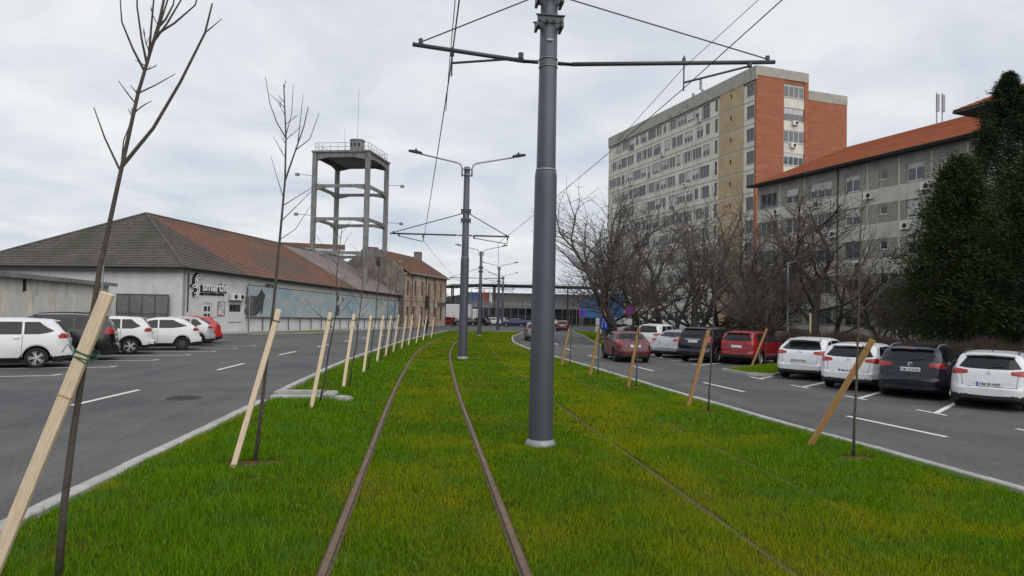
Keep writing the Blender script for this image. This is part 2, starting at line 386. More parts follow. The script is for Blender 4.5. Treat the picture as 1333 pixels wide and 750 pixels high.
# ---------------------------------------------------------------- grass
def grass_mat(name, dark, light, yellow):
    m = bpy.data.materials.new(name); m.use_nodes = True; t = m.node_tree; b = t.nodes['Principled BSDF']
    b.inputs['Roughness'].default_value = .8; b.inputs['Specular IOR Level'].default_value = .0
    g = t.nodes.new('ShaderNodeNewGeometry')
    def noise(sc, d=3):
        n = t.nodes.new('ShaderNodeTexNoise'); n.inputs['Scale'].default_value = sc; n.inputs['Detail'].default_value = d; t.links.new(g.outputs['Position'], n.inputs['Vector']); return n.outputs['Fac']
    r1 = t.nodes.new('ShaderNodeValToRGB'); r1.color_ramp.elements[0].position = .35; r1.color_ramp.elements[1].position = .7
    r1.color_ramp.elements[0].color = (*dark, 1); r1.color_ramp.elements[1].color = (*light, 1)
    t.links.new(g.outputs['Random Per Island'], r1.inputs[0]); e3 = r1.color_ramp.elements.new(.94); e3.color = (*light, 1); e4 = r1.color_ramp.elements.new(.965); e4.color = (.30, .30, .07, 1)
    a = t.nodes.new('ShaderNodeAttribute'); a.attribute_name = 'dry'
    ad = t.nodes.new('ShaderNodeMath'); ad.operation = 'MULTIPLY_ADD'; ad.use_clamp = True
    t.links.new(noise(.9, 4), ad.inputs[0]); ad.inputs[1].default_value = 1.2; t.links.new(a.outputs['Fac'], ad.inputs[2])
    mr = t.nodes.new('ShaderNodeMapRange'); mr.inputs['From Min'].default_value = .55; mr.inputs['From Max'].default_value = 1.15; mr.inputs['To Max'].default_value = .74; t.links.new(ad.outputs[0], mr.inputs['Value'])
    ad.use_clamp = False
    mm = t.nodes.new('ShaderNodeMix'); mm.data_type = 'RGBA'; mm.inputs['B'].default_value = (*yellow, 1)
    cool = t.nodes.new('ShaderNodeMix'); cool.data_type = 'RGBA'; cool.inputs['B'].default_value = (.085, .24, .045, 1)
    mc = t.nodes.new('ShaderNodeMapRange'); mc.inputs['From Min'].default_value = .52; mc.inputs['From Max'].default_value = .68; mc.inputs['To Max'].default_value = .55; t.links.new(noise(1.7, 3), mc.inputs['Value'])
    t.links.new(mc.outputs[0], cool.inputs['Factor']); t.links.new(r1.outputs[0], cool.inputs['A'])
    t.links.new(mr.outputs[0], mm.inputs['Factor']); t.links.new(cool.outputs['Result'], mm.inputs['A']); t.links.new(mm.outputs['Result'], b.inputs['Base Color'])
    tr = t.nodes.new('ShaderNodeBsdfTranslucent'); t.links.new(mm.outputs['Result'], tr.inputs[0])
    ms = t.nodes.new('ShaderNodeMixShader'); ms.inputs[0].default_value = .45
    o = t.nodes['Material Output']; t.links.new(b.outputs[0], ms.inputs[1]); t.links.new(tr.outputs[0], ms.inputs[2]); t.links.new(ms.outputs[0], o.inputs[0])
    return m
M_grass = grass_mat('grass_blade', (.07, .172, .005), (.165, .325, .010), (.30, .32, .010))
rng = np.random.default_rng(5)
def blades(name, P, h, wd, dry, material, label, cat):
    """P: (n,3) roots; two-segment tapering bent blades"""
    n = len(P); a = rng.uniform(0, 2*np.pi, n); lean = rng.normal(0, .75, n)*h; ld = rng.uniform(0, 2*np.pi, n)
    sx = np.cos(a)*wd/2; sy = np.sin(a)*wd/2; lx = np.cos(ld)*lean; ly = np.sin(ld)*lean
    V = np.empty((n, 5, 3), np.float32)
    V[:, 0] = P+np.stack([sx, sy, 0*sx], 1); V[:, 1] = P-np.stack([sx, sy, 0*sx], 1)
    mid = P+np.stack([lx*.35, ly*.35, h*.55], 1); V[:, 2] = mid-np.stack([sx, sy, 0*sx], 1)*.75; V[:, 3] = mid+np.stack([sx, sy, 0*sx], 1)*.75
    V[:, 4] = P+np.stack([lx, ly, h*np.clip(1-(lean/h)**2*.25, .35, 1)], 1)
    b = np.arange(n)[:, None]*5
    F = np.concatenate([b+np.array([0, 1, 2]), b+np.array([0, 2, 3]), b+np.array([3, 2, 4])], 0)
    me = np_mesh(name, V.reshape(-1, 3), F, material)
    at = me.attributes.new('dry', 'FLOAT', 'POINT'); at.data.foreach_set('value', np.repeat(dry, 5).astype(np.float32))
    return tag(put(me, name), label, cat, kind='stuff')
def vnoise(x, y, s, seed):
    r = np.random.default_rng(seed); N = 64; T = r.random((N, N)); u = x/s; v = y/s
    i = np.floor(u).astype(int); j = np.floor(v).astype(int); fu = u-i; fv = v-j; fu = fu*fu*(3-2*fu); fv = fv*fv*(3-2*fv)
    g = lambda a, b: T[a % N, b % N]
    return (g(i, j)*(1-fu)+g(i+1, j)*fu)*(1-fv)+(g(i, j+1)*(1-fu)+g(i+1, j+1)*fu)*fv
SOIL = []          # bare soil discs round the saplings: (x, y, rx, ry)
def lawn_points():
    out = []
    for y0, y1, dens in ((4.3, 7, 4200), (7, 11, 2900), (11, 17, 1400), (17, 27, 560), (27, 45, 190), (45, GEND, 80)):
        area = (y1-y0)*12; n = int(area*dens); y = rng.uniform(y0, y1, n); a = np.interp(y, *KL)+.09; b = np.interp(y, *KR)-.09
        x = rng.uniform(-4, 13.5, n); k = (x > a) & (x < b)
        out.append(np.stack([x[k], y[k]], 1))
    return np.concatenate(out)
def grow_lawn():
    Q = lawn_points(); x, y = Q[:, 0], Q[:, 1]; c = np.interp(y, *TR)
    d1 = np.minimum(abs(x-c+.755), abs(x-c-.755)); d2 = np.minimum(abs(x-c-3.6+.755), abs(x-c-3.6-.755))
    k = (d1 > .034+.045*rng.random(len(x))) & ((d2 > .02*rng.random(len(x))+.06*np.clip(vnoise(x, y, 1.1, 3)*1.4-.3, 0, 1)) | ((x-c > 4) & (d2 > .045*np.clip(vnoise(x, y, 1.6, 13)*2-1.0, 0, 1))) | (y > 16))
    k &= rng.random(len(x)) < .45+.85*vnoise(x, y, .22, 8)
    for (sx, sy, ax, ay) in SOIL: k &= ((x-sx)/ax)**2+((y-sy)/ay)**2 > .5+.9*vnoise(x, y, .12, 4)
    k &= ~((x > -3.3) & (x < -1.85) & (y > 15.42) & (y < 16.1))
    x, y, c, d1, d2 = x[k], y[k], c[k], d1[k], d2[k]
    n = len(x)
    inner = np.clip(1-abs(x-c)/1.05, 0, 1); inner2 = np.clip(1-abs(x-c-3.6)/1.15, 0, 1)
    left = np.clip((c-.9-x)/.5, 0, 1)*np.clip((x-np.interp(y, *KL)-.35)/.4, 0, 1)
    dry = .33*np.minimum(1, 1.8*inner)+.30*np.minimum(1, 1.8*inner2)-.42*left-.12+.8*(vnoise(x, y, 1.3, 1)-.5)+.55*(vnoise(x, y, .4, 2)-.5)+.16*np.clip((y-20)/30, 0, 1)
    dry += .10*np.clip((x-c-.8)/1.5, 0, 1)
    dry += .3*np.exp(-d1/.1)+.22*np.exp(-d2/.12)+.35*np.clip(.5-(x-np.interp(y, *KL)), 0, .5)
    lush = np.clip(vnoise(x, y, .55, 6)*1.5-.35, 0, 1)
    h = (.038+.032*rng.random(n))*(1+.35*lush)+.06*left*lush*np.clip(1.5-y/30, .3, 1)
    h *= np.clip(.5+d1/.2, .5, 1)
    wd = .0048*np.clip(y/6.5, 1, 4.2)*(.75+.5*rng.random(n)); h *= np.clip(y/40, 1, 1.5)
    z = gz_np(y)+.0
    blades('grass', np.stack([x, y, z-.01], 1), h, wd, dry, M_grass, 'short green grass with yellowish patches covering the tram bed', 'grass')
# ---------------------------------------------------------------- overhead line masts with lamps
def catmast(x, y, label, az, az_arm, zarm, left, right, top, lamp=2.4, tall_stay=1.05, near=False, rise=.0):
    z0 = gz(y); m = thing('catenary_mast', label, 'mast', (x, y, z0), -az, 'overhead line masts')
    zj = 4.1; n = 28 if near else 14
    MB().lathe([(.185, -.4), (.183, .1), (.168, zj-.09), (.164, zj-.02), (.148, zj+.03)], n).build('lower_pole', M_mast, m, True)
    MB().lathe([(.146, zj-.02), (.146, zj), (.118, top)], n).build('upper_pole', M_mast, m, True)
    MB().lathe([(.156, zj+.015), (.158, zj+.03), (.152, zj+.045)], n).build('weld_collar', M_galv, m, True)
    MB().lathe([(.235, -.3), (.235, .015), (.222, .05), (.19, .085), (.17, .10)], n).build('base_collar', M_galv, m, True)
    r = .13
    cl = MB()
    for dz in (-.085, .035): cl.lathe([(r+.012, zarm+dz), (r+.018, zarm+dz+.008), (r+.012, zarm+dz+.016)], n)
    cl.build('clamp_band', M_galv, m, True)
    for sgn, ln in ((-1, left), (1, right)):
        a = MB(); zz = zarm+(rise if near else 0)*ln
        a.tube([(sgn*(r+.02), 0, zarm), (sgn*(r+.12), 0, zarm), (sgn*(r+.12), 0, zarm)], .03, 8)
        a.tube([(sgn*(r+.24), 0, zarm+.002), (sgn*ln, 0, zz)], .034, 8)
        for q in (.10, .17, .22): a.lathe([(.05, -.012), (.05, .012)], 8, (sgn*(r+q), 0, zarm))
        arm = a.build('cross_arm', M_arm, m, True)
        s = MB(); s.tube([(sgn*(ln-.12), 0, zz+.04), (sgn*(r-.01), 0, zarm+tall_stay)], .011 if near else .02, 5)
        s.lathe([(.035, -.03), (.035, .05)], 8, (sgn*(ln-.12), 0, zz+.04)); s.build('stay_rod', M_arm, m)
        # registration arm and hanger that hold the contact wire
        wx = sgn*1.72+( -.0 if near else 0)
        if near: wx = -1.46 if sgn < 0 else 2.15
        g = MB(); hx = (-.42 if sgn < 0 else ln-.42)
        if not near: hx = sgn*(ln-.35) if ln > 2.2 else sgn*.35
        g.tube([(hx, 0, zz-.02), (hx, 0, zz-.11), (hx+(-.06 if wx < hx else .06), 0, zz-.11), (wx, 0, zz-.30 if not near else (zarm-.10 if sgn < 0 else zarm-.17))], .018, 6)
        g.lathe([(.04, -.06), (.04, .03)], 8, (hx, 0, zz-.05)); g.build('registration_arm', M_arm, m)
        h = MB(); h.tube([(wx, 0, zz), (wx+.02, 0, zz-.08), (wx, 0, zz-.16), (wx, 0, zarm-.3)], .012, 5); h.lathe([(.03, -.14), (.03, -.04)], 6, (wx, 0, zz)); h.build('wire_hanger', M_arm, m)
    # bracket plates with bolts
    for k, zb in enumerate((zarm+.62, zarm+1.0)):
        b = MB()
        for s in (-1, 1):
            b.box(-.20, .20, s*.135-.012, s*.135+.012, zb-.055, zb+.055); b.box(-.22, .22, s*.15-.02, s*.15+.02, zb+.045, zb+.06)
            for i in (-.16, -.05, .05, .16): b.lathe([(.018, -.012), (.018, .012)], 6, (i, s*.155, zb-.03))
        for i in (-1, 1): b.box(i*.185-.02, i*.185+.02, -.15, .15, zb-.11, zb-.045)
        b.build('bracket', M_arm, m)
    if near: MB().box(-.045, .045, -.148, -.138, zarm+.29, zarm+.32).build('name_plate', M_galv, m)
    c = MB().lathe([(.15, top-.32), (.15, top-.28)], n).lathe([(.15, top-.08), (.15, top-.04)], n).lathe([(.12, top), (.11, top+.04)], n)
    c.build('top_collar', M_galv, m)
    for sgn in (-1, 1):
        a = MB(); a.tube([(sgn*.2, 0, top-.36), (sgn*.2, 0, top-.05), (sgn*.26, 0, top+.12), (sgn*.4, 0, top+.2), (sgn*(lamp-.5), 0, top+.50)], .032, 8)
        a.tube([(sgn*.12, 0, top-.3), (sgn*.2, 0, top-.3)], .02, 6); a.tube([(sgn*.12, 0, top-.06), (sgn*.2, 0, top-.06)], .02, 6)
        la = a.build('lamp_arm', M_galv, m, True)
        hd = MB(); x0, x1 = sgn*(lamp-.55), sgn*lamp; zt = top+.51
        P = [(x0, zt-.01), (x0, zt+.05), (x0+sgn*.2, zt+.12), (x1-sgn*.05, zt+.135), (x1, zt+.11), (x1, zt+.085), (x0+sgn*.25, zt+.02)]
        hd.prism_y(P if sgn > 0 else P[::-1], -.11, .11); hd.lathe([(.03, 0), (.04, .07), (.03, .09)], 8, ((x0*.55+x1*.45), 0, zt+.12)); hd.build('lamp_head', M_black, la)
    return m
catmast(1.76, 10.28, 'nearest thick grey overhead line mast with dark bracket plates and long cross arms', 0, 0, 5.78, 2.05, 3.65, 8.7, near=True, rise=.07)
catmast(1.55, 28.2, 'grey lamp mast standing next past the one with bracket plates, stayed arms', R(3), 0, 5.02, 3.05, 1.8, 7.8, tall_stay=.9)
catmast(4.9, 62.5, 'slender lamp mast, last but one standing on the lawn', R(11), 0, 5.2, 2.9, 2.0, 7.6, tall_stay=.9)
catmast(8.85, 84.2, 'slender lamp mast at the far kerb end of the lawn', R(13), 0, 5.2, 2.9, 2.0, 7.9, tall_stay=.9)
catmast(11.8, 106, 'farthest lamp mast standing beyond the lawn in the junction', R(14), 0, 5.2, 2.9, 2.0, 7.9, tall_stay=.9)

def wire(name, pts, r, label, cat='wire', group=None):
    out = []
    for i in range(len(pts)-1):
        a, b = Vector(pts[i]), Vector(pts[i+1]); L = (b-a).length; k = max(2, int(L/4))
        for j in range(k):
            t = j/k; p = a.lerp(b, t); p.z -= .004*L*4*t*(1-t)*(L/20); out.append(p)
    out.append(Vector(pts[-1])); o = MB().tube(out, r, 4).build(name, M_wire); return tag(o, label, cat, group)
wire('contact_wire', [(.42, -8, 5.7), (.27, 10.28, 5.50), (-.15, 28.2, 4.75), (3.1, 62.5, 4.65), (7.1, 84.2, 4.5), (10, 106, 4.45), (20, 140, 4.4)], .009, 'overhead contact wire above the track with bare rusty rails')
wire('contact_wire', [(3.6, -8, 5.75), (3.91, 10.28, 5.52), (2.9, 28.2, 4.75), (6.6, 62.5, 4.65), (10.5, 84.2, 4.5), (13.5, 106, 4.45), (24, 140, 4.4)], .009, 'overhead contact wire above the grass-swallowed track')
wire('bridle_wire', [(.29, 3, 6.4), (.27, 10.28, 5.78), (.27, 12.2, 5.5)], .006, 'short bridle cable hung on the arm above the bare rails')
wire('bridle_wire', [(4.3, 7.5, 6.2), (3.91, 10.28, 5.85), (3.72, 13.4, 5.42)], .006, 'short bridle cable hung on the arm above the grassy track')
for k, (ax, ay, az_, bx, by, bz) in enumerate([(-30, 118, 7, 30, 120, 7), (-26, 124, 6.3, 32, 128, 6.6), (-30, 130, 7.6, 34, 126, 7.4), (-28, 112, 5.7, 24, 116, 6.2), (-22, 136, 8, 30, 132, 7.8)]):
    wire('span_wire', [(ax, ay, az_), (bx, by, bz)], .014, '%s of the thin span wires crossing above the far junction' % ['middle one', 'second lowest', 'second highest', 'lowest', 'highest'][k], 'wire', 'span wires above the junction')

# ---------------------------------------------------------------- saplings and stakes
def limb(mb, p, d, ln, r, seg, wob, n, r_end=.35, rr=rnd, grav=0.0):
    pts = [Vector(p)]; d = Vector(d).normalized()
    for i in range(seg):
        d = (d+Vector((rr.gauss(0, wob), rr.gauss(0, wob), rr.gauss(0, wob)+grav))).normalized(); pts.append(pts[-1]+d*(ln/seg))
    mb.tube(pts, [r*(1-(1-r_end)*i/seg) for i in range(seg+1)], n, cap=False); return pts, d
def sapling(base, pts, rad, label, group, extra=(), nbr=9, seed=0, up0=.45, blen=.55):
    """pts: stem points relative to the base; side twigs grow from the upper part"""
    q = random.Random(seed); t = thing('sapling', label, 'sapling', base, 0, group); P = [Vector(p) for p in pts]
    rad = [rad*(1-.72*i/(len(P)-1)) for i in range(len(P))]
    MB().tube(P, rad, 8).build('trunk', M_bark, t, True)
    mb = MB()
    for ln in extra:
        L = [Vector(p) for p in ln[1:]]; k = len(L); mb.tube(L, [ln[0]*(1-.6*i/(k-1)) for i in range(k)], 5)
    H = P[-1].z
    for i in range(nbr):
        f_ = up0+(1-up0)*(i+q.random()*.7)/nbr; z = f_*H; k = max(j for j in range(len(P)) if P[j].z <= z+1e-6); k = min(k, len(P)-2)
        a = P[k].lerp(P[k+1], (z-P[k].z)/max(1e-6, P[k+1].z-P[k].z)); az = q.uniform(0, 6.28); el = q.uniform(.5, 1.2)
        ln = blen*(1.25-.7*f_)*q.uniform(.6, 1.3); r_ = .006*(1.4-f_*.6)
        pp, d = limb(mb, a, (math.cos(az)*math.cos(el), math.sin(az)*math.cos(el), math.sin(el)), ln, r_, 4, .1, 4, .45, q, .06)
        for s in range(q.choice((1, 2, 3))):
            b = pp[q.randint(1, 3)]; az2 = az+q.uniform(-1.2, 1.2); limb(mb, b, (math.cos(az2)*.7, math.sin(az2)*.7, .9), ln*q.uniform(.25, .5), r_*.6, 2, .1, 3, .5, q, .05)
    mb.build('branches', M_bark, t); return t
def stake(base, top, w, h, material, label, group, strap=None):
    b = Vector(base); d = Vector(top)-b; L = d.length+.35; me = MB().bbox(-w/2, w/2, -h/2, h/2, -.35, L-.35, .004).mesh('stake', material)
    o = bpy.data.objects.new('stake', me); COL.objects.link(o); tag(o, label, 'stake', group); o.location = b; d.normalize()
    y = Vector((0, 1, 0)); x = y.cross(d).normalized(); y = d.cross(x)
    o.rotation_euler = Matrix(((x.x, y.x, d.x), (x.y, y.y, d.y), (x.z, y.z, d.z))).to_euler()
    if not strap:
        mb = MB(); z = L-.35-.16
        for dz in (0, .012): mb.tube([(-w/2-.004, -h/2-.004, z+dz), (w/2+.004, -h/2-.004, z-.006+dz), (w/2+.004, h/2+.06, z+dz), (-w/2-.004, h/2+.06, z+.006+dz), (-w/2-.004, -h/2-.004, z+dz)], .004, 4)
        mb.build('tie', M_strap if rnd.random() < .4 else M_wood_brown, o)
    if strap:
        mb = MB()
        for k in range(4):
            z = strap+rnd.uniform(-.035, .035); t = rnd.uniform(-.03, .03)
            mb.tube([(-w/2-.006, -h/2-.006, z), (w/2+.006, -h/2-.006, z+t), (w/2+.006, h/2+.12, z), (-w/2-.01, h/2+.14, z-t), (-w/2-.006, -h/2-.006, z)], .005, 4)
        mb.tube([(-w/2-.02, -h/2-.005, strap), (-w/2-.05, -.06, strap+.04), (-w/2-.07, -.05, strap-.03)], .004, 4); mb.build('strap', M_strap, o)
        mb = MB(); z = strap-.32; mb.tube([(-w/2-.003, -h/2-.003, z), (w/2+.003, -h/2-.003, z-.004), (w/2+.003, h/2+.003, z), (-w/2-.003, h/2+.003, z+.005), (-w/2-.003, -h/2-.003, z)], .004, 4); mb.build('strap', M_wood_brown, o)
    return o
GL, GR_ = 'saplings staked along the lawn edge', 'stakes propping the saplings'
# the tall leaning sapling by the pale plank with the green strap
b1 = (-2.55, 5.4, 0)
s1 = 5.4/5.15
def rel(pts, base, k=1.0): return [((x-base[0])*1.0, y, z) for x, y, z in pts]
st1 = [(-2.57, 0), (-2.55, .55), (-2.51, 1.05), (-2.46, 1.5), (-2.375, 2.25), (-2.28, 2.83), (-2.16, 3.55), (-2.03, 4.1), (-1.96, 4.55)]
T1 = [((x-b1[0]), 0, z) for x, z in st1]; f1 = (T1[5][0]+.03, 0, 3.0)
ex = [(.016, f1, (f1[0]+.2, .02, 3.3), (f1[0]+.38, .02, 3.66), (f1[0]+.54, .03, 4.05), (f1[0]+.585, .03, 4.28)),
      (.006, (f1[0]+.54, .03, 4.05), (f1[0]+.66, .03, 4.17)), (.009, (f1[0]-.02, 0, 2.98), (f1[0]-.12, -.02, 3.2), (f1[0]-.2, -.03, 3.42)), (.007, (f1[0]-.01, 0, 2.95), (f1[0]-.01, .03, 3.2), (f1[0]+.05, .04, 3.4)),
      (.007, T1[6], (T1[6][0]+.12, 0, 3.62), (T1[6][0]+.25, .02, 3.72)), (.006, (T1[6][0]-.03, 0, 3.4), (T1[6][0]+.05, 0, 3.47), (T1[6][0]+.1, 0, 3.5)), (.005, (T1[6][0]+.048, 0, 3.76), (T1[6][0]-.03, 0, 3.8))]
for k, (dx_, dz) in enumerate([(-.18, .5), (-.08, .62), (.04, .66), (.14, .6), (.24, .55), (.34, .42), (.10, .35)]):
    za_ = 3.72+.055*k; a = (T1[6][0]+(T1[7][0]-T1[6][0])*(za_-3.55)/.55, 0, za_); ex.append((.010, a, (a[0]+dx_*.35, .02*(k-3), a[2]+dz*.28), (a[0]+dx_*.75, .03*(k-3), a[2]+dz*.65), (a[0]+dx_*.85, .03*(k-3), a[2]+dz)))
sapling(b1, T1, .029, 'tall leaning sapling held by the pale plank with a green strap', GL, ex, 10, 77, .72, .22)
stake((-2.99, 5.32, 0), (-2.27, 5.3, 2.06), .09, .045, M_wood_pale, 'broad pale plank tied to its sapling with a green strap', GR_, 1.72)
b2 = (-2.12, 9.3, 0)
T2 = [((x-b2[0]), 0, z) for x, z in [(-2.12, 0), (-2.07, .6), (-2.02, 1.28), (-1.96, 1.97), (-1.9, 2.98), (-1.865, 3.63), (-1.87, 4.19), (-1.92, 4.9)]]
ex = [(.013, T2[5], (.37, 0, 4.02), (.47, 0, 4.35), (.52, 0, 4.62)), (.008, (.38, 0, 4.04), (.55, .02, 4.2), (.66, .02, 4.55)), (.007, (.40, 0, 4.1), (.42, .05, 4.5), (.44, .06, 4.8)),
      (.009, T2[6], (.12, .03, 4.4), (.02, .05, 4.65), (-.05, .06, 5.0)), (.007, (.24, 0, 4.2), (.32, -.04, 4.5), (.33, -.05, 4.9)), (.006, (.243, 0, 3.4), (.14, .02, 3.7), (.06, .03, 3.95)), (.007, (.226, 0, 3.1), (.4, .03, 3.3), (.62, .05, 3.55)), (.006, (.21, 0, 2.85), (.4, .03, 3.0), (.6, .05, 3.35)), (.007, (.238, 0, 3.3), (.45, 0, 3.45), (.7, 0, 3.62))]
sapling(b2, T2, .026, 'young sapling with forked crown rising from a bare soil patch', GL, ex, 8, 3, .8, .35)
stake((-2.3, 8.95, 0), (-1.86, 9.18, 1.95), .066, .045, M_wood_pale, 'pale narrow plank beside the sapling on bare soil, no strap', GR_)
SOIL.append((-2.1, 9.15, .4, .22))
ORD = ['first', 'second', 'third', 'fourth', 'fifth', 'sixth', 'seventh', 'eighth', 'ninth', 'tenth', 'eleventh']
lp = [(-2.19, 14.14, .30, 1.88), (-1.99, 17.83, .2, 1.82), (-1.85, 21.9, .17, 1.75), (-1.72, 25.95, .18, 1.7), (-1.6, 29.4, .18, 1.68), (-1.42, 32.4, .2, 1.7), (-1.15, 35.6, .2, 1.65), (-.88, 38.8, .18, 1.7), (-.5, 42.7, .2, 1.65), (-.1, 47.5, .2, 1.65), (.5, 53, .2, 1.6)]
for i, (x, y, lx, tz) in enumerate(lp):
    q = random.Random(50+i); z = gz(y); H = q.uniform(3.3, 3.9); bx = .12
    stake((x, y, z), (x+lx, y+.1, z+tz), .075, .045, M_wood_pale, 'pale plank stake, %s in the row starting at the kerb end block' % ORD[i], GR_)
    wob = [(bx+lx*.5*min(1, k/3)+q.uniform(-.03, .03)+.03*k, .3-.04*k, H*k/7) for k in range(8)]
    sapling((x, y, z), wob, .02, 'thin bare sapling, %s in the row starting at the kerb end block' % ORD[i], GL, (), 12, 60+i, .42, .75)
rp = [(5.99, 10.16, .66, 1.68, 6.19, 9.35, 3.8), (5.77, 14.62, .48, 1.65, 5.85, 13.7, 3.2), (5.54, 18.37, .3, 1.58, 5.72, 18.25, 3.2), (5.26, 21.64, .3, 1.5, 5.5, 21.6, 3.1), (5.12, 25.56, .28, 1.35, 5.3, 24.9, 3)]
for i, (x, y, lx, tz, sx, sy, H) in enumerate(rp):
    q = random.Random(90+i)
    stake((x, y, gz(y)), (x+lx, y+(.1 if i else -.55), gz(y)+tz), .075, .06, M_wood_brown, 'orange-brown square stake leaning to the road, %s down the row from the parked estates' % ORD[i], GR_)
    wob = [(q.uniform(-.015, .015)+.014*k, 0, H*k/7) for k in range(8)]
    sapling((sx, sy, gz(sy)), wob, .021, 'thin sapling beside the brown stake, %s down the row from the parked estates' % ORD[i], GL, (), 16 if i == 0 else 6, 120+i, .5 if i == 0 else .7, .8 if i == 0 else .25)
    SOIL.append((sx-.02, sy-.08, .34, .15))
# ---------------------------------------------------------------- building helpers
def holed_wall(mb, W, z0, z1, holes, depth=.16, y=0.0, x0=0.0):
    """wall face in the plane y (outside is -y) with window holes (xa, xb, za, zb) and their reveals"""
    xs = sorted({x0, W, *[h[0] for h in holes], *[h[1] for h in holes]}); zs = sorted({z0, z1, *[h[2] for h in holes], *[h[3] for h in holes]})
    xs = [x for x in xs if x0 <= x <= W]; zs = [z for z in zs if z0 <= z <= z1]
    n = len(xs); V = [(x, y, z) for z in zs for x in xs]; F = []
    for j in range(len(zs)-1):
        for i in range(n-1):
            cx_, cz_ = (xs[i]+xs[i+1])/2, (zs[j]+zs[j+1])/2
            if not any(h[0] < cx_ < h[1] and h[2] < cz_ < h[3] for h in holes): F.append((j*n+i, j*n+i+1, (j+1)*n+i+1, (j+1)*n+i))
    mb.add(V, F)
    for a, b, c, d in holes:
        mb.add([(a,y,c),(b,y,c),(b,y,d),(a,y,d),(a,y+depth,c),(b,y+depth,c),(b,y+depth,d),(a,y+depth,d)], [(0,1,5,4),(1,2,6,5),(2,3,7,6),(3,0,4,7)])
_wc = {}
def window(parent, x, z, w, h, style='w', cols=2, y=0.0, blind=0.0, sill=True, transom=False, fr=None, loc3=None, rz=0):
    """frame with mullions + pane (+ blind) set 12 cm into its opening; x,z = lower left corner"""
    key = ('f', round(w, 2), round(h, 2), style, cols, transom)
    if key not in _wc:
        mb = MB(); t = .06 if style != 'd' else .07; mb.box(0, w, .07, .13, 0, t); mb.box(0, w, .07, .13, h-t, h)
        mb.box(0, t, .07, .13, t, h-t); mb.box(w-t, w, .07, .13, t, h-t)
        for c in range(1, cols): mb.box(w*c/cols-t*.6, w*c/cols+t*.6, .075, .125, t, h-t)
        if transom: mb.box(t, w-t, .078, .122, h*.68, h*.68+t*.8)
        if sill and style != 'd': mb.box(-.04, w+.04, -.05, .07, -.045, -.002)
        _wc[key] = mb.mesh('window', {'w': M_frame_w, 'd': M_frame_d, 'g': M_galv}[style])
        _wc[('p',)+key[1:3]] = MB().box(.02, w-.02, .10, .112, .02, h-.02).mesh('pane', M_glass)
    pk = ('p',)+key[1:3]
    if pk not in _wc: _wc[pk] = MB().box(.02, w-.02, .10, .112, .02, h-.02).mesh('pane', M_glass)
    o = put(_wc[key], 'window', parent, loc3 or (x, y, z), rz); put(_wc[pk], 'pane', o)
    if blind > 0:
        bk = ('b', round(w, 2), round(h, 2), round(blind, 1))
        if bk not in _wc: _wc[bk] = MB().box(.06, w-.06, .086, .098, h*(1-blind), h-.06).mesh('blind', M_curtain)
        put(_wc[bk], 'blind', o)
    return o
M_render_g = layer(layer(mat('grey_render', (.56, .565, .55), .9, .08, .8, bump=.1), (.2, .19, .175), 1.1, .55, .75, .6, stretch=(1, 1, .35)), (.15, .14, .13), 4, .66, .8, .5)
M_garage = layer(mat('cream_render', (.62, .60, .53), .9, .08, .9, bump=.15), (.18, .165, .13), 1.4, .5, .75, .6, stretch=(1, 1, .3))
M_tile_g = layer(layer(mat('old_grey_tile', (.10, .088, .078), .9, .3, 2.5, bump=.5, bscale=14, stretch=(1, 1, 1)), (.06, .062, .04), .35, .45, .62, .7), (.15, .13, .12), 6, .6, .75, .5)
M_tile_r = layer(layer(mat('red_tile', (.20, .098, .066), .9, .28, 3, bump=.5, bscale=14), (.115, .092, .075), .22, .46, .60, .9, detail=4), (.30, .14, .085), 7, .6, .8, .5)
M_sheet = layer(mat('grey_sheet_roof', (.20, .17, .165), .7, .12, .7), (.13, .11, .10), .3, .5, .7, .6)
M_plaster_b = layer(layer(mat('ochre_plaster', (.40, .295, .21), .95, .12, .7, bump=.2), (.52, .47, .41), .45, .52, .6, .85), (.22, .15, .11), 1.2, .6, .74, .6)
M_gable = layer(layer(mat('crumbling_gable', (.165, .14, .125), .95, .25, 1.5, bump=.5, bscale=9), (.26, .22, .19), .7, .5, .6, .8), (.09, .055, .04), 2.4, .58, .7, .7)
M_gate = mat('gate_sheet', (.155, .16, .165), .6, .15, 2)
M_fascia = mat('dark_fascia', (.055, .05, .047), .8, .25, 3)

def tile_courses(mb, a, b, c, d, n, th=.05, cols=0):
    """roof plane a-b eave, d-c ridge, built of n overlapping courses"""
    a, b, c, d = map(Vector, (a, b, c, d)); nrm = (b-a).cross(d-a).normalized()
    if nrm.z < 0: nrm.negate()
    for i in range(n):
        p, q = a.lerp(d, i/n), b.lerp(c, i/n); r_, s = a.lerp(d, min(1, (i+1.15)/n)), b.lerp(c, min(1, (i+1.15)/n))
        lo = nrm*th; j1 = nrm*rnd.uniform(0, .012)
        mb.add([p+lo+j1, q+lo+j1, s+nrm*.008, r_+nrm*.008, p-nrm*.01, q-nrm*.01], [(0, 1, 2, 3), (4, 5, 1, 0)])

# ---------------------------------------------------------------- gym building with the hipped roof
hd_ = R(18.7); dw = Vector((math.sin(hd_), math.cos(hd_), 0)); lw = Vector((-dw.y, dw.x, 0))
GX, GY = -18.35, 55.1
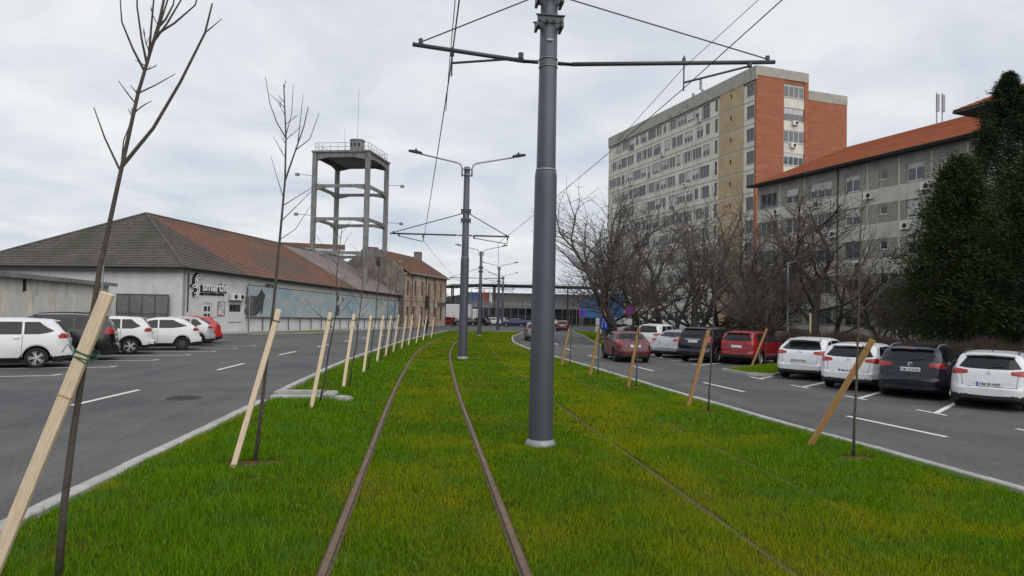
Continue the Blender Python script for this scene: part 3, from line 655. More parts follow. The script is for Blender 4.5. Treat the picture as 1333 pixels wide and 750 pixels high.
# local frame: x along the street wall, y into the building (outside is -y)
gym = thing('gym_building', 'long pale single storey gym with old hipped tile roof and faded billboard', 'building', (GX, GY, 0), math.atan2(dw.y, dw.x))
def eav(s): return 4.82-.022*s
GLN, GW = 45.9, 20.0
holes = [(2.6, 3.7, -.6, 2.0), (6.05, 7.75, 1.35, 1.98)]
mb = MB(); holed_wall(mb, GLN, -1.3, 3.75, holes, .2)
mb.add([(0,0,3.75),(GLN,0,3.75),(GLN,0,eav(GLN)),(0,0,eav(0))], [(0,1,2,3)])
mb.add([(0,GW,-1.3),(0,0,-1.3),(0,0,eav(0)),(0,GW,eav(0))], [(0,1,2,3)])
mb.add([(GLN,0,-1.3),(GLN,GW,-1.3),(GLN,GW,3.8),(GLN,GW/2,9.0),(GLN,0,3.8)], [(0,1,2,3,4)])
mb.add([(0,GW,-1.3),(GLN,GW,-1.3),(GLN,GW,3.8),(0,GW,4.8)], [(3,2,1,0)])
mb.build('wall', M_render_g, gym)
ov = .55
AP = (8.0, 10.0, 10.0); RE = (GLN+.3, 10.0, 9.25)
e0 = (-ov, -ov, eav(0)-.12); e1 = (GLN+.3, -ov, eav(GLN)-.12); e3 = (-ov, GW+ov, 4.7)
SPL = 31.0
def onr(s, t):  # point on the street slope, t 0 eave .. 1 ridge
    A = Vector((s, -ov, eav(s)-.12)); f = (s-AP[0])/(RE[0]-AP[0]); B = Vector((s, 10, AP[2]+(RE[2]-AP[2])*f)); return A.lerp(B, t)
mb = MB(); tile_courses(mb, e3, e0, AP, AP, 34, .055); mb.build('roof_hip', M_tile_g, gym)
mb = MB(); tile_courses(mb, e0, onr(AP[0], 0), AP, AP, 34, .055); mb.build('roof_slope', M_tile_g, gym)
mb = MB(); tile_courses(mb, onr(AP[0], 0), onr(SPL, 0), onr(SPL, 1), AP, 34, .055); mb.build('roof_slope', M_tile_r, gym)
mb = MB(); mb.add([onr(SPL, 0), onr(GLN+.3, 0), onr(GLN+.3, 1), onr(SPL, 1)], [(0,1,2,3)])
for k in range(1, 14): s = SPL+(GLN-SPL)*k/14; mb.beam(onr(s, .005)+Vector((0,0,.02)), onr(s, .995)+Vector((0,0,.02)), .05, .05)
mb.build('roof_slope', M_sheet, gym)
mb = MB(); mb.add([AP, RE, (GLN+.3, GW+ov, 3.7), e3], [(0,1,2,3)]); mb.build('roof_slope', M_tile_g, gym)
mb = MB(); mb.tube([Vector(e0)+Vector((0,0,.05)), Vector(AP)+Vector((0,0,.06))], .11, 6); mb.tube([Vector(AP)+Vector((0,0,.05)), Vector(RE)+Vector((0,0,.05))], .11, 6); mb.tube([Vector(e3)+Vector((0,0,.05)), Vector(AP)+Vector((0,0,.06))], .11, 6); mb.build('ridge_tiles', M_tile_g, gym)
mb = MB(); mb.beam(onr(GLN+.35, 0), onr(GLN+.35, 1), .1, .22); mb.build('verge_board', M_galv, gym)
mb = MB(); mb.tube([Vector(e0)+Vector((-.05, -.07, 0)), Vector(e1)+Vector((0, -.07, 0))], .075, 8); mb.tube([Vector(e0)+Vector((-.07, -.05, 0)), Vector(e3)+Vector((-.07, 0, 0))], .075, 8); mb.build('gutter', M_fascia, gym)
mb = MB(); mb.add([(-ov,-ov,e0[2]-.16),(GLN+.3,-ov,e1[2]-.16),(GLN+.3,0.02,e1[2]-.16),(-ov,.02,e0[2]-.16)], [(3,2,1,0)]); mb.box(-ov, -ov+.05, -ov, GW+ov, 4.4, 4.66)
mb.add([(-ov,-ov,e0[2]-.16),(GLN+.3,-ov,e1[2]-.16),(GLN+.3,-ov,e1[2]-.01),(-ov,-ov,e0[2]-.01)], [(0,1,2,3)]); mb.add([(-ov,-ov,e0[2]-.161),(0.02,-ov,e0[2]-.161),(.02,GW,e0[2]-.161),(-ov,GW,e0[2]-.161)], [(3,2,1,0)]); mb.build('fascia', M_fascia, gym)
mb = MB(); mb.tube([(.18, -.5, 4.62), (.18, -.15, 4.35), (.18, -.1, 4.2), (.18, -.1, -.3)], .06, 8); mb.build('downpipe', M_galv, gym)
mb = MB(); mb.tube([(.62, -.1, 4.3), (.62, -.1, 1.35)], .05, 8); mb.build('downpipe', M_fascia, gym)
# door, poster, boarded opening
d = put(MB().box(2.62, 3.68, .05, .1, -.6, 1.98).mesh('door', M_frame_w), 'door', gym)
for cx_ in (2.75, 3.25):
    for k in range(4): MB().box(cx_+.02, cx_+(.40 if cx_ < 3 else .3), .035, .049, -.35+k*.58, .05+k*.58).build('pane', M_glass, d)
MB().box(3.19, 3.21, .02, .05, .5, .7).build('handle', M_galv, d)
mb = MB(); mb.box(2.47, 2.6, -.03, .02, -.6, 2.1); mb.box(3.7, 3.83, -.03, .02, -.6, 2.1); mb.box(2.47, 3.83, -.03, .02, 2.1, 2.22); mb.build('door_surround', M_render_g, gym)
M_poster = layer(mat('pink_poster', (.42, .33, .36), .6, .2, 2), (.6, .58, .56), 3, .5, .55, .9)
po = MB().box(4.45, 5.35, -.05, -.005, 1.05, 2.15).build('poster', M_poster, gym); mb = MB(); mb.box(4.41, 5.39, -.06, -.051, 1.01, 1.06); mb.box(4.41, 5.39, -.06, -.051, 2.14, 2.19); mb.box(4.41, 4.46, -.06, -.051, 1.06, 2.14); mb.box(5.34, 5.39, -.06, -.051, 1.06, 2.14); mb.build('poster_frame', M_frame_d, po)
bd = MB().box(6.05, 7.75, -.03, -.004, -.5, 1.33).build('boarded_panel', M_render_g, gym); MB().box(6.0, 7.8, -.06, -.031, .45, .5).build('batten', M_frame_d, bd)
window(gym, 6.05, 1.35, 1.7, .63, 'd', 3, 0, 0, False)
# air conditioners
def aircon(parent, x, y, z, rz=0, w=.8):
    o = put(_ac.get('b') or _ac.setdefault('b', MB().bbox(0, .8, -.3, 0, 0, .55, .03).mesh('air_conditioner', M_frame_w)), 'air_conditioner', parent, (x, y, z), rz)
    if 'f' not in _ac:
        mb = MB(); V = [(.5+.2*math.cos(t*math.pi/8), -.302, .28+.2*math.sin(t*math.pi/8)) for t in range(16)]; mb.add(V, [tuple(range(16))])
        for k in range(4): mb.tube([(.5+.05*(k+1)*math.cos(t*math.pi/8), -.31, .28+.05*(k+1)*math.sin(t*math.pi/8)) for t in range(17)], .004, 3)
        _ac['f'] = mb.mesh('fan_grille', M_black)
    put(_ac['f'], 'fan_grille', o); return o
_ac = {}
aircon(gym, 5.95, -.05, 2.35); aircon(gym, 6.9, -.05, 2.35)
MB().box(5.85, 7.8, -.4, -.02, 2.28, 2.34).build('bracket_shelf', M_frame_d, gym)
for x in (.12, ): pass
# lettering: white letters with black backs
tm = text_mesh('smartfit', 1.15, .03, M_text_w, bold=.012); x0, x1 = text_width(tm)
sg = thing('gym_sign', 'raised white smartfit lettering with black backs and swirl on the gym wall', 'sign', (GX, GY, 0), gym.rotation_euler.z)
def letters(me, parent, x, y, z, width, name):
    a, b = text_width(me); k = width/(b-a); o = put(me, name, parent, (x-a*k, y, z)); o.rotation_euler = (R(90), 0, 0); o.scale = (k, k, 1); return o
letters(tm, sg, 2.25, -.16, 3.02, 3.3, 'lettering')
tk = text_mesh('smartfit', 1.15, .06, M_text_k, bold=.03); letters(tk, sg, 2.12, -.07, 2.97, 3.38, 'letter_back')
letters(text_mesh('HEALTH & FITNESS CENTER', .3, .02, M_text_k, bold=.012), sg, 2.05, -.05, 2.68, 3.2, 'tagline')
def swirl(mt, y, w, off):
    mb = MB()
    for cz, rr_, a0, a1 in ((3.75, .52, 60, 270), (3.75, .30, 40, 250), (3.02, .46, -100, 150), (3.02, .25, -120, 140)):
        pts = [(1.25+off+(.55 if cz > 3.5 else .1)+rr_*.95*math.cos(R(a0+(a1-a0)*k/14)), y, cz+off*-.6+rr_*math.sin(R(a0+(a1-a0)*k/14))) for k in range(15)]
        mb.tube(pts, [w*(.35+.65*math.sin(math.pi*(k+1)/16)) for k in range(15)], 6)
    return mb.build('swirl', mt, sg, True)
swirl(M_text_k, -.07, .14, -.07); swirl(M_text_w, -.16, .075, 0)
# faded billboard on a steel frame
M_board = layer(layer(layer(mat('faded_print', (.30, .36, .37), .7, .06, .2, col2=(.19, .29, .36), stretch=(1, .1, .35), detail=2, ramp=(.4, .62)), (.36, .39, .38), .28, .44, .56, .75, stretch=(1, 1, 1.6), detail=2), (.45, .44, .40), 1.2, .6, .72, .5, stretch=(.5, 1, 2.5)), (.12, .14, .15), 2.4, .68, .76, .6)
bb = thing('billboard', 'long faded blue billboard with torn corner on the gym wall', 'billboard', (GX, GY, 0), gym.rotation_euler.z)
for k in range(9):
    x0 = 8.35+k*4.05; x1 = min(45.2, x0+4.03); zt0, zt1 = eav(x0)-.95, eav(x1)-.95
    mb = MB(); z0_, z1_ = .95-.012*(x0-8), .95-.012*(x1-8)
    V = [(x0,-.3,z0_),(x1,-.3,z1_),(x1,-.3,zt1),(x0,-.3,zt0)]; V += [(a, -.26, c) for a, b, c in V]; mb.add(V, [(0,1,2,3),(7,6,5,4),(0,4,5,1),(2,6,7,3),(1,5,6,2),(3,7,4,0)]); mb.build('print_panel', M_board, bb)
mb = MB(); mb.tube([(8.3,-.28,.9),(45.3,-.28,.48)], .05, 5); mb.tube([(8.3,-.28,eav(8.3)-.9),(45.3,-.28,eav(45.3)-.9)], .04, 5); mb.build('frame_rail', M_frame_d, bb)
for k in range(17): x = 8.6+k*2.27; MB().box(x, x+.06, -.25, -.18, -.9, .9-.011*(x-8)).build('frame_post', M_frame_d, bb)
mb = MB(); mb.prism_y([(8.5, 1.1), (9.5, 1.0), (10.4, 1.5), (10.3, 1.1), (10.6, 1.3), (10.75, 2.3), (11.0, 2.9), (10.7, 3.1), (10.3, 3.45), (10.1, 3.05), (9.6, 2.75), (8.5, 2.8)], -.33, -.305); mb.build('torn_patch', mat('torn_backing', (.05, .06, .062), .8, .3, 3), bb)
mb = MB(); mb.prism_y([(11.0, 3.55), (11.25, 3.8), (11.5, 3.5), (11.8, 3.82), (12.2, 3.6), (12.3, 3.9), (11.1, 3.95)], -.33, -.305); mb.build('torn_patch', MATS['torn_backing'], bb)
for x, z, w_, h_ in ((25.6, 2.55, .5, .7), (25.4, 1.0, .9, 1.2), (26.9, 2.6, .35, .5)): mb = MB(); mb.prism_y([(x, z), (x+w_*.7, z+.05), (x+w_, z+h_*.5), (x+w_*.75, z+h_), (x+w_*.2, z+h_*.85)], -.33, -.305); mb.build('torn_patch', MATS['torn_backing'], bb)
M_ghost = mat('faded_letter', (.36, .39, .385), .7, .15, 2); M_ghost2 = mat('faded_letter_blue', (.46, .52, .55), .7, .1, 2)
for k_, (xa_, xb_, za_, zb_) in enumerate(((17.0, 19.2, 2.3, 3.0), (19.3, 20.9, 2.5, 3.0), (21.0, 22.6, 2.35, 2.95), (18.6, 20.4, 1.55, 2.1))): MB().box(xa_, xb_, -.312, -.303, za_, zb_).build('print_block', M_ghost, bb)
letters(text_mesh('smartfit', 1.1, .004, M_ghost2), bb, 31.2, -.306, 1.15, 4.4, 'print_lettering')
# side gate and the low cream garages in front of the gym end
gt = thing('sheet_gate', 'grey sheet metal gate between the garages and the gym corner', 'gate', (GX, GY, 0), gym.rotation_euler.z)
gp = [(-.1, .6+k*1.3) for k in range(4)]
for k in range(4):
    MB().box(-.35, -.31, .9+k*1.12, 1.98+k*1.12, -.4, 2.55).build('panel', M_gate, gt)
mb = MB()
for k in range(5): mb.box(-.38, -.28, .84+k*1.12, .9+k*1.12, -.6, 2.62)
mb.box(-.37, -.29, .84, 5.38, 2.55, 2.63); mb.box(-.365, -.3, .84, 5.38, 1.1, 1.16); mb.build('frame', M_frame_d, gt)
gr = thing('garage_block', 'low cream garage block with flat overhanging roof and pillars', 'building', (-19.6, 30, rz_(-20, 30)), math.atan2(22.5, -2.9))
mb = MB(); mb.box(-3, 23.2, .1, 4, -.5, 3.25); mb.build('wall', M_garage, gr)
mb = MB(); mb.box(-3.3, 23.7, -.3, 4.4, 3.25, 3.42); mb.build('roof', M_fascia, gr)
mb = MB(); mb.box(-3.3, 23.7, -.33, -.302, 3.20, 3.44); mb.build('roof_edge', M_conc_dark, gr)
for k in range(9): MB().box(-2.9+k*3.1, -2.55+k*3.1, -.14, .098, -.5, 2.55).build('pillar', M_garage, gr)
for k in range(8): MB().box(-2.54+k*3.1, -.01-.2+k*3.1+.35, .02, .096, -.5, 2.3).build('infill_panel', mat('pale_infill', (.60, .59, .55), .9, .1, 1.2), gr)
MB().box(9.0, 9.14, -.02, .096, 2.55, 3.2).build('vent_pipe', M_black, gr)
# camera pole
cp = thing('camera_pole', 'thin white pole with a domed security camera behind the parked estate', 'pole', (-19.0, 43.6, rz_(-19, 43.6)))
MB().tube([(0, 0, 0), (0, 0, 5.3)], .055, 10).build('pole', M_galv, cp); MB().tube([(-.3, 0, 5.1), (.4, 0, 5.1)], .03, 6).build('bracket', M_galv, cp)
MB().lathe([(.05, -.13), (.10, -.08), (.11, 0), (.08, .05)], 12, (-.18, -.1, 3.5)).build('dome_camera', M_frame_w, cp)
MB().tube([(0, 0, 3.55), (-.18, -.1, 3.55)], .025, 6).build('bracket', M_galv, cp)
MB().box(-.14, .2, -.05, .05, 5.12, 5.2).build('antenna_panel', M_frame_d, cp)

# grass strip and pavement by the gym
def island(name, poly, lift, label_g=None, dens=60, kerbed=True, base=None):
    """raised verge with kerb; poly in world xy, counter-clockwise"""
    cx_ = sum(p[0] for p in poly)/len(poly); cy_ = sum(p[1] for p in poly)/len(poly)
    def zb(x, y): return rz_(x, y)+lift
    V = [(cx_, cy_, zb(cx_, cy_))]+[(x, y, zb(x, y)) for x, y in poly]+[(x, y, zb(x, y)-.4) for x, y in poly]; n = len(poly)
    F = [(0, 1+i, 1+(i+1)%n) for i in range(n)]+[(1+i, 1+n+i, 1+n+(i+1)%n, 1+(i+1)%n) for i in range(n)]
    me = bpy.data.meshes.new(name); me.from_pydata(V, [], F); me.materials.append(base or M_turf); me.update(); tag(put(me, name), kind='structure')
    if kerbed:
        mb = MB()
        for i in range(n):
            a, b = poly[i], poly[(i+1) % n]
            mb.beam((a[0], a[1], zb(*a)-.12), (b[0], b[1], zb(*b)-.12), .13, .3)
        tag(mb.build('island_kerb', M_concrete), kind='structure')
    if dens:
        xs = [p[0] for p in poly]; ys_ = [p[1] for p in poly]; A = (max(xs)-min(xs))*(max(ys_)-min(ys_)); n_ = int(A*dens)
        x = rng.uniform(min(xs), max(xs), n_); y = rng.uniform(min(ys_), max(ys_), n_); k = np.zeros(n_, bool)
        for i in range(len(poly)):
            (xa, ya), (xb, yb) = poly[i], poly[(i+1) % len(poly)]
            c = ((ya > y) != (yb > y)) & (x < (xb-xa)*(y-ya)/((yb-ya) or 1e-9)+xa); k ^= c
        x, y = x[k], y[k]; z = np.array([zb(a, b) for a, b in zip(x, y)])
        blades('grass', np.stack([x, y, z-.01], 1), .07+.05*rng.random(len(x)), .0055*np.clip(y/6.5, 1, 6)*(.7+.6*rng.random(len(x))), .1+.3*(vnoise(x, y, 1.5, 9)-.5), M_grass, label_g, 'grass')
def wl(s, off): p = Vector((GX, GY, 0))+dw*s-lw*off; return (p.x, p.y)
island('verge_strip', [wl(3, 4.2), wl(3.5, 3.4), wl(16, 2.6), wl(24, 2.5), wl(24, 3.2), wl(12, 5.0)][::-1], .1, 'narrow grass strip on the pavement before the billboard', 110)
island('pavement', [wl(-6, 1.9), wl(-6, .05), wl(46, .05), wl(46, 2.2)][::-1], .09, None, 0, False, M_concrete)
# traffic sign seen from the back
ts = thing('road_sign', 'round traffic sign on a pole seen from behind before the billboard', 'sign', (-13.15, 54.2, rz_(-13, 54.2)))
MB().tube([(0, 0, 0), (0, 0, 3.1)], .035, 8).build('pole', M_galv, ts)
o = MB().lathe([(.42, 0), (.42, .02)], 24).build('disc', M_frame_d, ts); o.location = (0, .06, 1.85); o.rotation_euler = (R(90), 0, R(-10))
MB().box(-.35, .3, .04, .06, 2.32, 2.95).build('plate', M_frame_d, ts)
# ---------------------------------------------------------------- old two storey house beyond the gym
bx = thing('brown_house', 'old two storey ochre house with peeling plaster and red tiled roof', 'building', (-3.0, 97.6, 0), math.atan2(18, 6.3))
BL, BW, BE = 19.2, 10.5, 7.0
ups = [(1.0+k*3.0, 2.05+k*3.0, 3.75, 5.85) for k in range(6)]
dns = [(1.0, 2.0, .1, 2.2), (3.6, 4.6, .1, 2.2), (7.0, 8.0, -.9, 2.2), (10.2, 11.2, .1, 2.2), (13.2, 14.4, .1, 2.2), (16.2, 17.3, .1, 2.2)]
mb = MB(); holed_wall(mb, BL, -1.3, BE, ups+dns, .22); mb.add([(BL,0,-1.3),(BL,BW,-1.3),(BL,BW,BE),(BL,BW/2,BE+3.4),(BL,0,BE)], [(0,1,2,3,4)]); mb.add([(0,BW,-1.3),(BL,BW,-1.3),(BL,BW,BE),(0,BW,BE)], [(3,2,1,0)]); mb.build('wall', M_plaster_b, bx)
mb = MB(); G = [(0,BW,-1.3),(0,0,-1.3),(0,0,BE-.3),(0,.3,BE+.3),(0,1.6,BE+1.5),(0,3.6,BE+2.5),(0,4.2,BE+3.5),(0,6.2,BE+3.6),(0,6.9,BE+2.6),(0,9.4,BE+.9),(0,BW,BE)]
V = [(x-.02, y, z) for x, y, z in G]+[(x+.35, y, z) for x, y, z in G]; n = len(G); mb.add(V, [tuple(range(n)), tuple(reversed(range(n, 2*n)))]+[(i, n+i, n+(i+1)%n, (i+1)%n) for i in range(n)]); mb.build('gable_wall', M_gable, bx)
for yy in (3.7, 5.9): MB().box(-.06, -.021, yy, yy+.5, BE+.9, BE+1.6).build('vent_slot', M_black, bx)
for i, (a, b, c, d_) in enumerate(ups+dns): window(bx, a, c, b-a, d_-c, 'd', 2, .08, 0.0, False, True)
for i, (a, b, c, d_) in enumerate(ups): mb = MB(); mb.box(a-.14, a-.005, -.05, .0, c-.1, d_+.12); mb.box(b+.005, b+.14, -.05, .0, c-.1, d_+.12); mb.box(a-.2, b+.2, -.08, .0, d_+.125, d_+.25); mb.box(a-.2, b+.2, -.1, 0, c-.22, c-.11); mb.build('window_surround', M_plaster_b, bx)
mb = MB(); mb.box(0, BL, -.07, 0, 3.1, 3.3); mb.box(0, BL+.1, -.18, 0, BE-.25, BE); mb.build('cornice', M_plaster_b, bx)
for x in (3.0, 9.0, 13.0, 18.9): MB().tube([(x, -.1, BE-.2), (x, -.1, -.8)], .06, 6).build('downpipe', M_frame_d, bx)
mb = MB(); tile_courses(mb, (.4, -.5, BE-.05), (BL+.5, -.5, BE-.05), (BL+.3, BW/2, BE+3.5), (.4, BW/2, BE+3.5), 22, .06); tile_courses(mb, (BL+.5, BW+.5, BE), (.4, BW+.5, BE), (.4, BW/2, BE+3.5), (BL+.3, BW/2, BE+3.5), 10, .06); mb.build('roof', M_tile_r, bx)
mb = MB(); mb.tube([(.4, -.58, BE-.08), (BL+.5, -.58, BE-.08)], .08, 6); mb.build('gutter', M_galv, bx)
for k, (x, h_) in enumerate(((16.2, 1.0), (17.0, .8), (17.8, 1.1))): MB().bbox(x, x+.55, BW/2-1.2, BW/2-.5, BE+2.4, BE+3.3+h_, .04).build('chimney', M_gable, bx)
MB().box(8.6, 9.9, -.3, -.27, 2.0, 4.0).build('shop_sign', M_black, bx)
MB().box(14.8, 18.4, -.2, -.17, 2.5, 3.0).build('shop_sign', M_frame_d, bx)

# ---------------------------------------------------------------- concrete water tower frame behind the gym
tw = thing('water_tower', 'tall open concrete tower frame with platform, railing and drum on top', 'tower', (-15.3, 95.5, -1), R(-16))
W = 7.5; ZT = 23.9; cols = [(0, 0), (W, 0), (W, W), (0, W)]
for x, y in cols: MB().bbox(x-.29, x+.29, y-.29, y+.29, 0, ZT-.2, .05).build('column', M_conc_dark, tw)
def hbeam(a, b, z, h=.40):
    a = Vector((*a, z)); b = Vector((*b, z)); d = (b-a).normalized(); mb = MB(); s = .38
    A, B = a+d*s, b-d*s; k = 1.5; pts = [(0, -h/2-.3), (k, -h/2), ((B-A).length-k, -h/2), ((B-A).length, -h/2-.3), ((B-A).length, h/2), (0, h/2)]
    nrm = Vector((-d.y, d.x, 0))*.15; V = [A+d*p[0]+Vector((0, 0, p[1]))-nrm for p in pts]+[A+d*p[0]+Vector((0, 0, p[1]))+nrm for p in pts]; n = 6
    mb.add(V, [tuple(range(n)), tuple(reversed(range(n, 2*n)))]+[(i, n+i, n+(i+1)%n, (i+1)%n) for i in range(n)]); mb.build('beam', M_conc_dark, tw)
for z in (10.2, 14.75, 19.2):
    for i in range(4): hbeam(cols[i], cols[(i+1) % 4], z)
for i in range(4): hbeam(cols[i], cols[(i+1) % 4], ZT-.5, .7)
mb = MB(); mb.box(-.39, W+.39, -.39, W+.39, ZT-.19, ZT+.05); mb.build('platform', M_conc_dark, tw)
# shallow hopper floor under the platform
mb = MB(); a, b = .4, W-.4; mb.add([(a,a,ZT-.25),(b,a,ZT-.25),(b,b,ZT-.25),(a,b,ZT-.25),(2.2,2.2,ZT-1.2),(W-2.2,2.2,ZT-1.2),(W-2.2,W-2.2,ZT-1.2),(2.2,W-2.2,ZT-1.2)], [(4,5,1,0),(5,6,2,1),(6,7,3,2),(7,4,0,3),(7,6,5,4)]); mb.build('hopper', M_conc_dark, tw)
mb = MB()
for i in range(4):
    a, b = Vector((*cols[i], ZT)), Vector((*cols[(i+1) % 4], ZT))
    for k in range(7): p = a.lerp(b, k/7); mb.tube([p, p+Vector((0, 0, 1.15))], .035, 4)
    for h_ in (.6, 1.15): mb.tube([a+Vector((0, 0, h_)), b+Vector((0, 0, h_))], .03, 4)
mb.build('railing', M_galv, tw)
dr = MB().lathe([(1.0, ZT+.05), (.98, ZT+2.1), (1.06, ZT+2.15), (1.06, ZT+2.32), (.2, ZT+2.5)], 14, (4.5, 3.6, 0)).build('drum', M_conc_dark, tw)
for t in (-2.2, -1.6, -1.0): MB().box(4.5+.99*math.cos(t)-.13, 4.5+.99*math.cos(t)+.13, 3.6+.99*math.sin(t)-.1, 3.6+.99*math.sin(t)+.1, ZT+1.35, ZT+1.75).build('opening', M_black, dr)
MB().tube([(4.5, 3.6, ZT+2.4), (4.5, 3.6, ZT+9.5)], .03, 4).build('antenna', M_galv, tw); MB().tube([(2.6, 3.6, ZT), (2.6, 3.6, ZT+4)], .025, 4).build('antenna', M_galv, tw)
lad = MB()
for s in (-.22, .22): lad.tube([(5.2+s, 5.5, 8), (5.2+s, 5.5, ZT)], .03, 4)
for k in range(50): lad.tube([(4.98, 5.5, 8.3+k*.31), (5.42, 5.5, 8.3+k*.31)], .018, 4)
lad.build('ladder', M_galv, tw)
for z in (9.8, 15.2, 20.6):
    for s in (0, 1):
        x = -.38 if not s else W+.38; e = x+(-2.1 if not s else 2.0); f_ = MB(); f_.tube([(x, W if s else 0, z), (e, W if s else 0, z+(.25 if not s else -.1))], .04, 5); fl = f_.build('lamp_bracket', M_galv, tw)
        MB().box(e-.25, e+.22, (W if s else 0)-.2, (W if s else 0)+.2, z-.25+(.25 if not s else -.1), z+.12+(.25 if not s else -.1)).build('floodlight', M_galv, fl)
# flat modern block behind the gym ridge
mo = thing('factory_block', 'flat roofed grey and red block peeping over the gym ridge', 'building', (-24.5, 128, -1), R(8))
MB().box(-2, 9.5, 0, 8, 0, 13.6).build('wall', M_render_g, mo); MB().box(-2.2, 9.7, -.2, 8.2, 13.6, 14.3).build('roof_band', M_tile_r, mo); window(mo, 3.2, 12.0, 3.2, 1.1, 'd', 3, -.13, 0, False)
hb = thing('long_shed', 'pale low metal shed beyond the gym hip', 'building', (-62, 92, -1), R(18)); MB().box(0, 26, 0, 10, 0, 6.6).build('wall', M_render_g, hb)
mb = MB(); mb.add([(-.5,-.5,6.5),(26.5,-.5,6.5),(26.5,5,9.4),(-.5,5,9.4),(26.5,10.5,6.5),(-.5,10.5,6.5)], [(0,1,2,3),(3,2,4,5)])
for k in range(40): x = -.4+k*.68; mb.tube([(x,-.5,6.55),(x,5,9.45)], .05, 4)
mb.build('roof', M_galv, hb)

# ---------------------------------------------------------------- car showroom across the junction
M_clad = mat('grey_cladding', (.40, .405, .42), .6, .06, .5, metal=.0); M_curt = mat('showroom_glass', (.022, .028, .034), .08, .3, .5, spec=.8)
sh = thing('car_showroom', 'modern grey car showroom with glass front and flat canopy on columns', 'building', (8.4, 141, -.75), R(-4))
MB().box(0, 36, 0, 14, 0, 8.6).build('wall', M_clad, sh)
mb = MB(); 
for k in range(7): mb.box(0, 36, -.03, -.003, 4.85+k*.55, 4.88+k*.55)
mb.build('cladding_joints', M_frame_d, sh)
for k in range(24):
    MB().box(.05+k*1.5, 1.42+k*1.5, -.12, -.05, .15, 2.2).build('glass_panel', M_curt, sh); MB().box(.05+k*1.5, 1.42+k*1.5, -.12, -.05, 2.3, 4.4).build('glass_panel', M_curt, sh)
mb = MB(); mb.box(-.2, 36.2, -2.2, -1.9, 8.0, 8.0) if False else None
mb = MB()
P = [(-4.5, 9.9), (-3.0, 10.4), (3, 10.75), (40, 10.75), (40, 10.52), (3, 10.5), (-2.5, 10.0)]
mb.prism_y(P, -6, 9); mb.build('canopy', mat('canopy_metal', (.15, .15, .155), .7, .1, 1), sh)
for x in (-3, 0, 5.5, 13, 20, 27.5, 34, 39): MB().tube([(x, -4.5, 0), (x, -4.5, 10.6 if x > 0 else 10.2)], .16, 8).build('column', M_fascia, sh)
for x in (-3, 0, 5.5): MB().tube([(x, 6, 0), (x, 6, 10.4)], .14, 6).build('column', M_fascia, sh)
letters(text_mesh('Mercedes-Benz', 1.3, .06, M_text_w, bold=.01), sh, 5.0, -.2, 5.15, 9.6, 'lettering')
sh.scale = (1, 1, .73)
wg = thing('showroom_wing', 'lower sloping grey hall beside the showroom', 'building', (-4.5, 150, -.75), 0)
mb = MB(); V = [(0,0,0),(14,0,0),(14,0,8.6),(0,0,5.0)]; V += [(x, 12, z) for x, y, z in V]; mb.add(V, [(0,1,2,3),(7,6,5,4),(0,3,7,4),(2,1,5,6),(3,2,6,7)]); mb.build('wall', M_clad, wg); wg.scale = (1, 1, .73)
# white lorry box and low wall at the far left end of the street
lo = thing('white_van_body', 'white box lorry parked beyond the ochre house', 'lorry', (1.6, 128, rz_(2, 128)), R(4))
MB().bbox(0, 7, 0, 2.4, .9, 3.7, .05).build('cargo_box', M_frame_w, lo); MB().bbox(7.1, 8.9, .05, 2.35, .6, 2.9, .15).build('cab', M_frame_w, lo); MB().box(8.2, 8.905, .02, .049, 1.8, 2.6).build('side_window', M_glass, lo)
for x in (1.2, 2.3, 7.9):
    o = MB().lathe([(.42, -.14), (.46, -.1), (.46, .1), (.42, .14)], 14).build('wheel', M_black, lo); o.location = (x, .15, .46); o.rotation_euler = (R(90), 0, 0)
# flag poles and boards in front of the showroom
M_fl = [mat('blue_flag', (.03, .1, .42), .7, .2, 2), mat('red_flag', (.45, .04, .05), .7, .2, 2), mat('white_flag', (.6, .6, .62), .7, .1, 2)]
for i, (x, c, h_) in enumerate([(7.2, 2, 6.2), (8.3, 0, 6.5), (9.4, 0, 6.3), (10.6, 1, 6.6), (11.6, 2, 6.4)]):
    fl = thing('flag_pole', '%s flag hanging on a thin pole before the showroom%s' % (['blue', 'red', 'pale'][c], [' nearest its corner', ' near its corner', ', lower of two', '', ' beside the red flag'][i]), 'flag pole', (x, 127, -.8), 0, 'flags before the showroom')
    MB().tube([(0, 0, 0), (0, 0, h_)], .06, 6).build('pole', M_galv, fl)
    mb = MB(); V = [(.06+.5*u/5, .1*math.sin(u*1.6+v*.5), h_-2.0+v*.32-(.06*u)) for v in range(6) for u in range(6)]; mb.add(V, [(v*6+u, v*6+u+1, v*6+u+7, v*6+u+6) for v in range(5) for u in range(5)]); mb.build('flag', M_fl[c], fl, True)
# blue hoarding right of the showroom
M_hoard = mat('blue_hoarding', (.03, .12, .30), .7, .3, .8, stretch=(1, 1, 3))
ho = thing('blue_hoarding', 'bright blue draped hoarding between the showroom and the tower block', 'hoarding', (23.6, 104, -.8), R(-8))
mb = MB(); V = []; 
for u in range(13):
    for v in range(5): V.append((u*.55, .18*math.sin(u*1.1)+.05*v, 1.9+v*(.95 if u > 3 else .6+.09*u)))
mb.add(V, [(u*5+v, u*5+v+1, u*5+v+6, u*5+v+5) for u in range(12) for v in range(4)]); mb.build('cover', M_hoard, ho)
for x in (0, 3.3, 6.6): MB().tube([(x, .3, 0), (x, .3, 5.9)], .07, 6).build('post', M_galv, ho)
lw_ = thing('low_white_wall', 'low white garden wall behind the tree trunks', 'wall', (22.0, 88, -.9), R(-52))
for k in range(7): MB().bbox(k*2.3, k*2.3+2.22, 0, .2, 0, 2.1+.1*(k % 2), .03).build('panel', M_render_g, lw_)
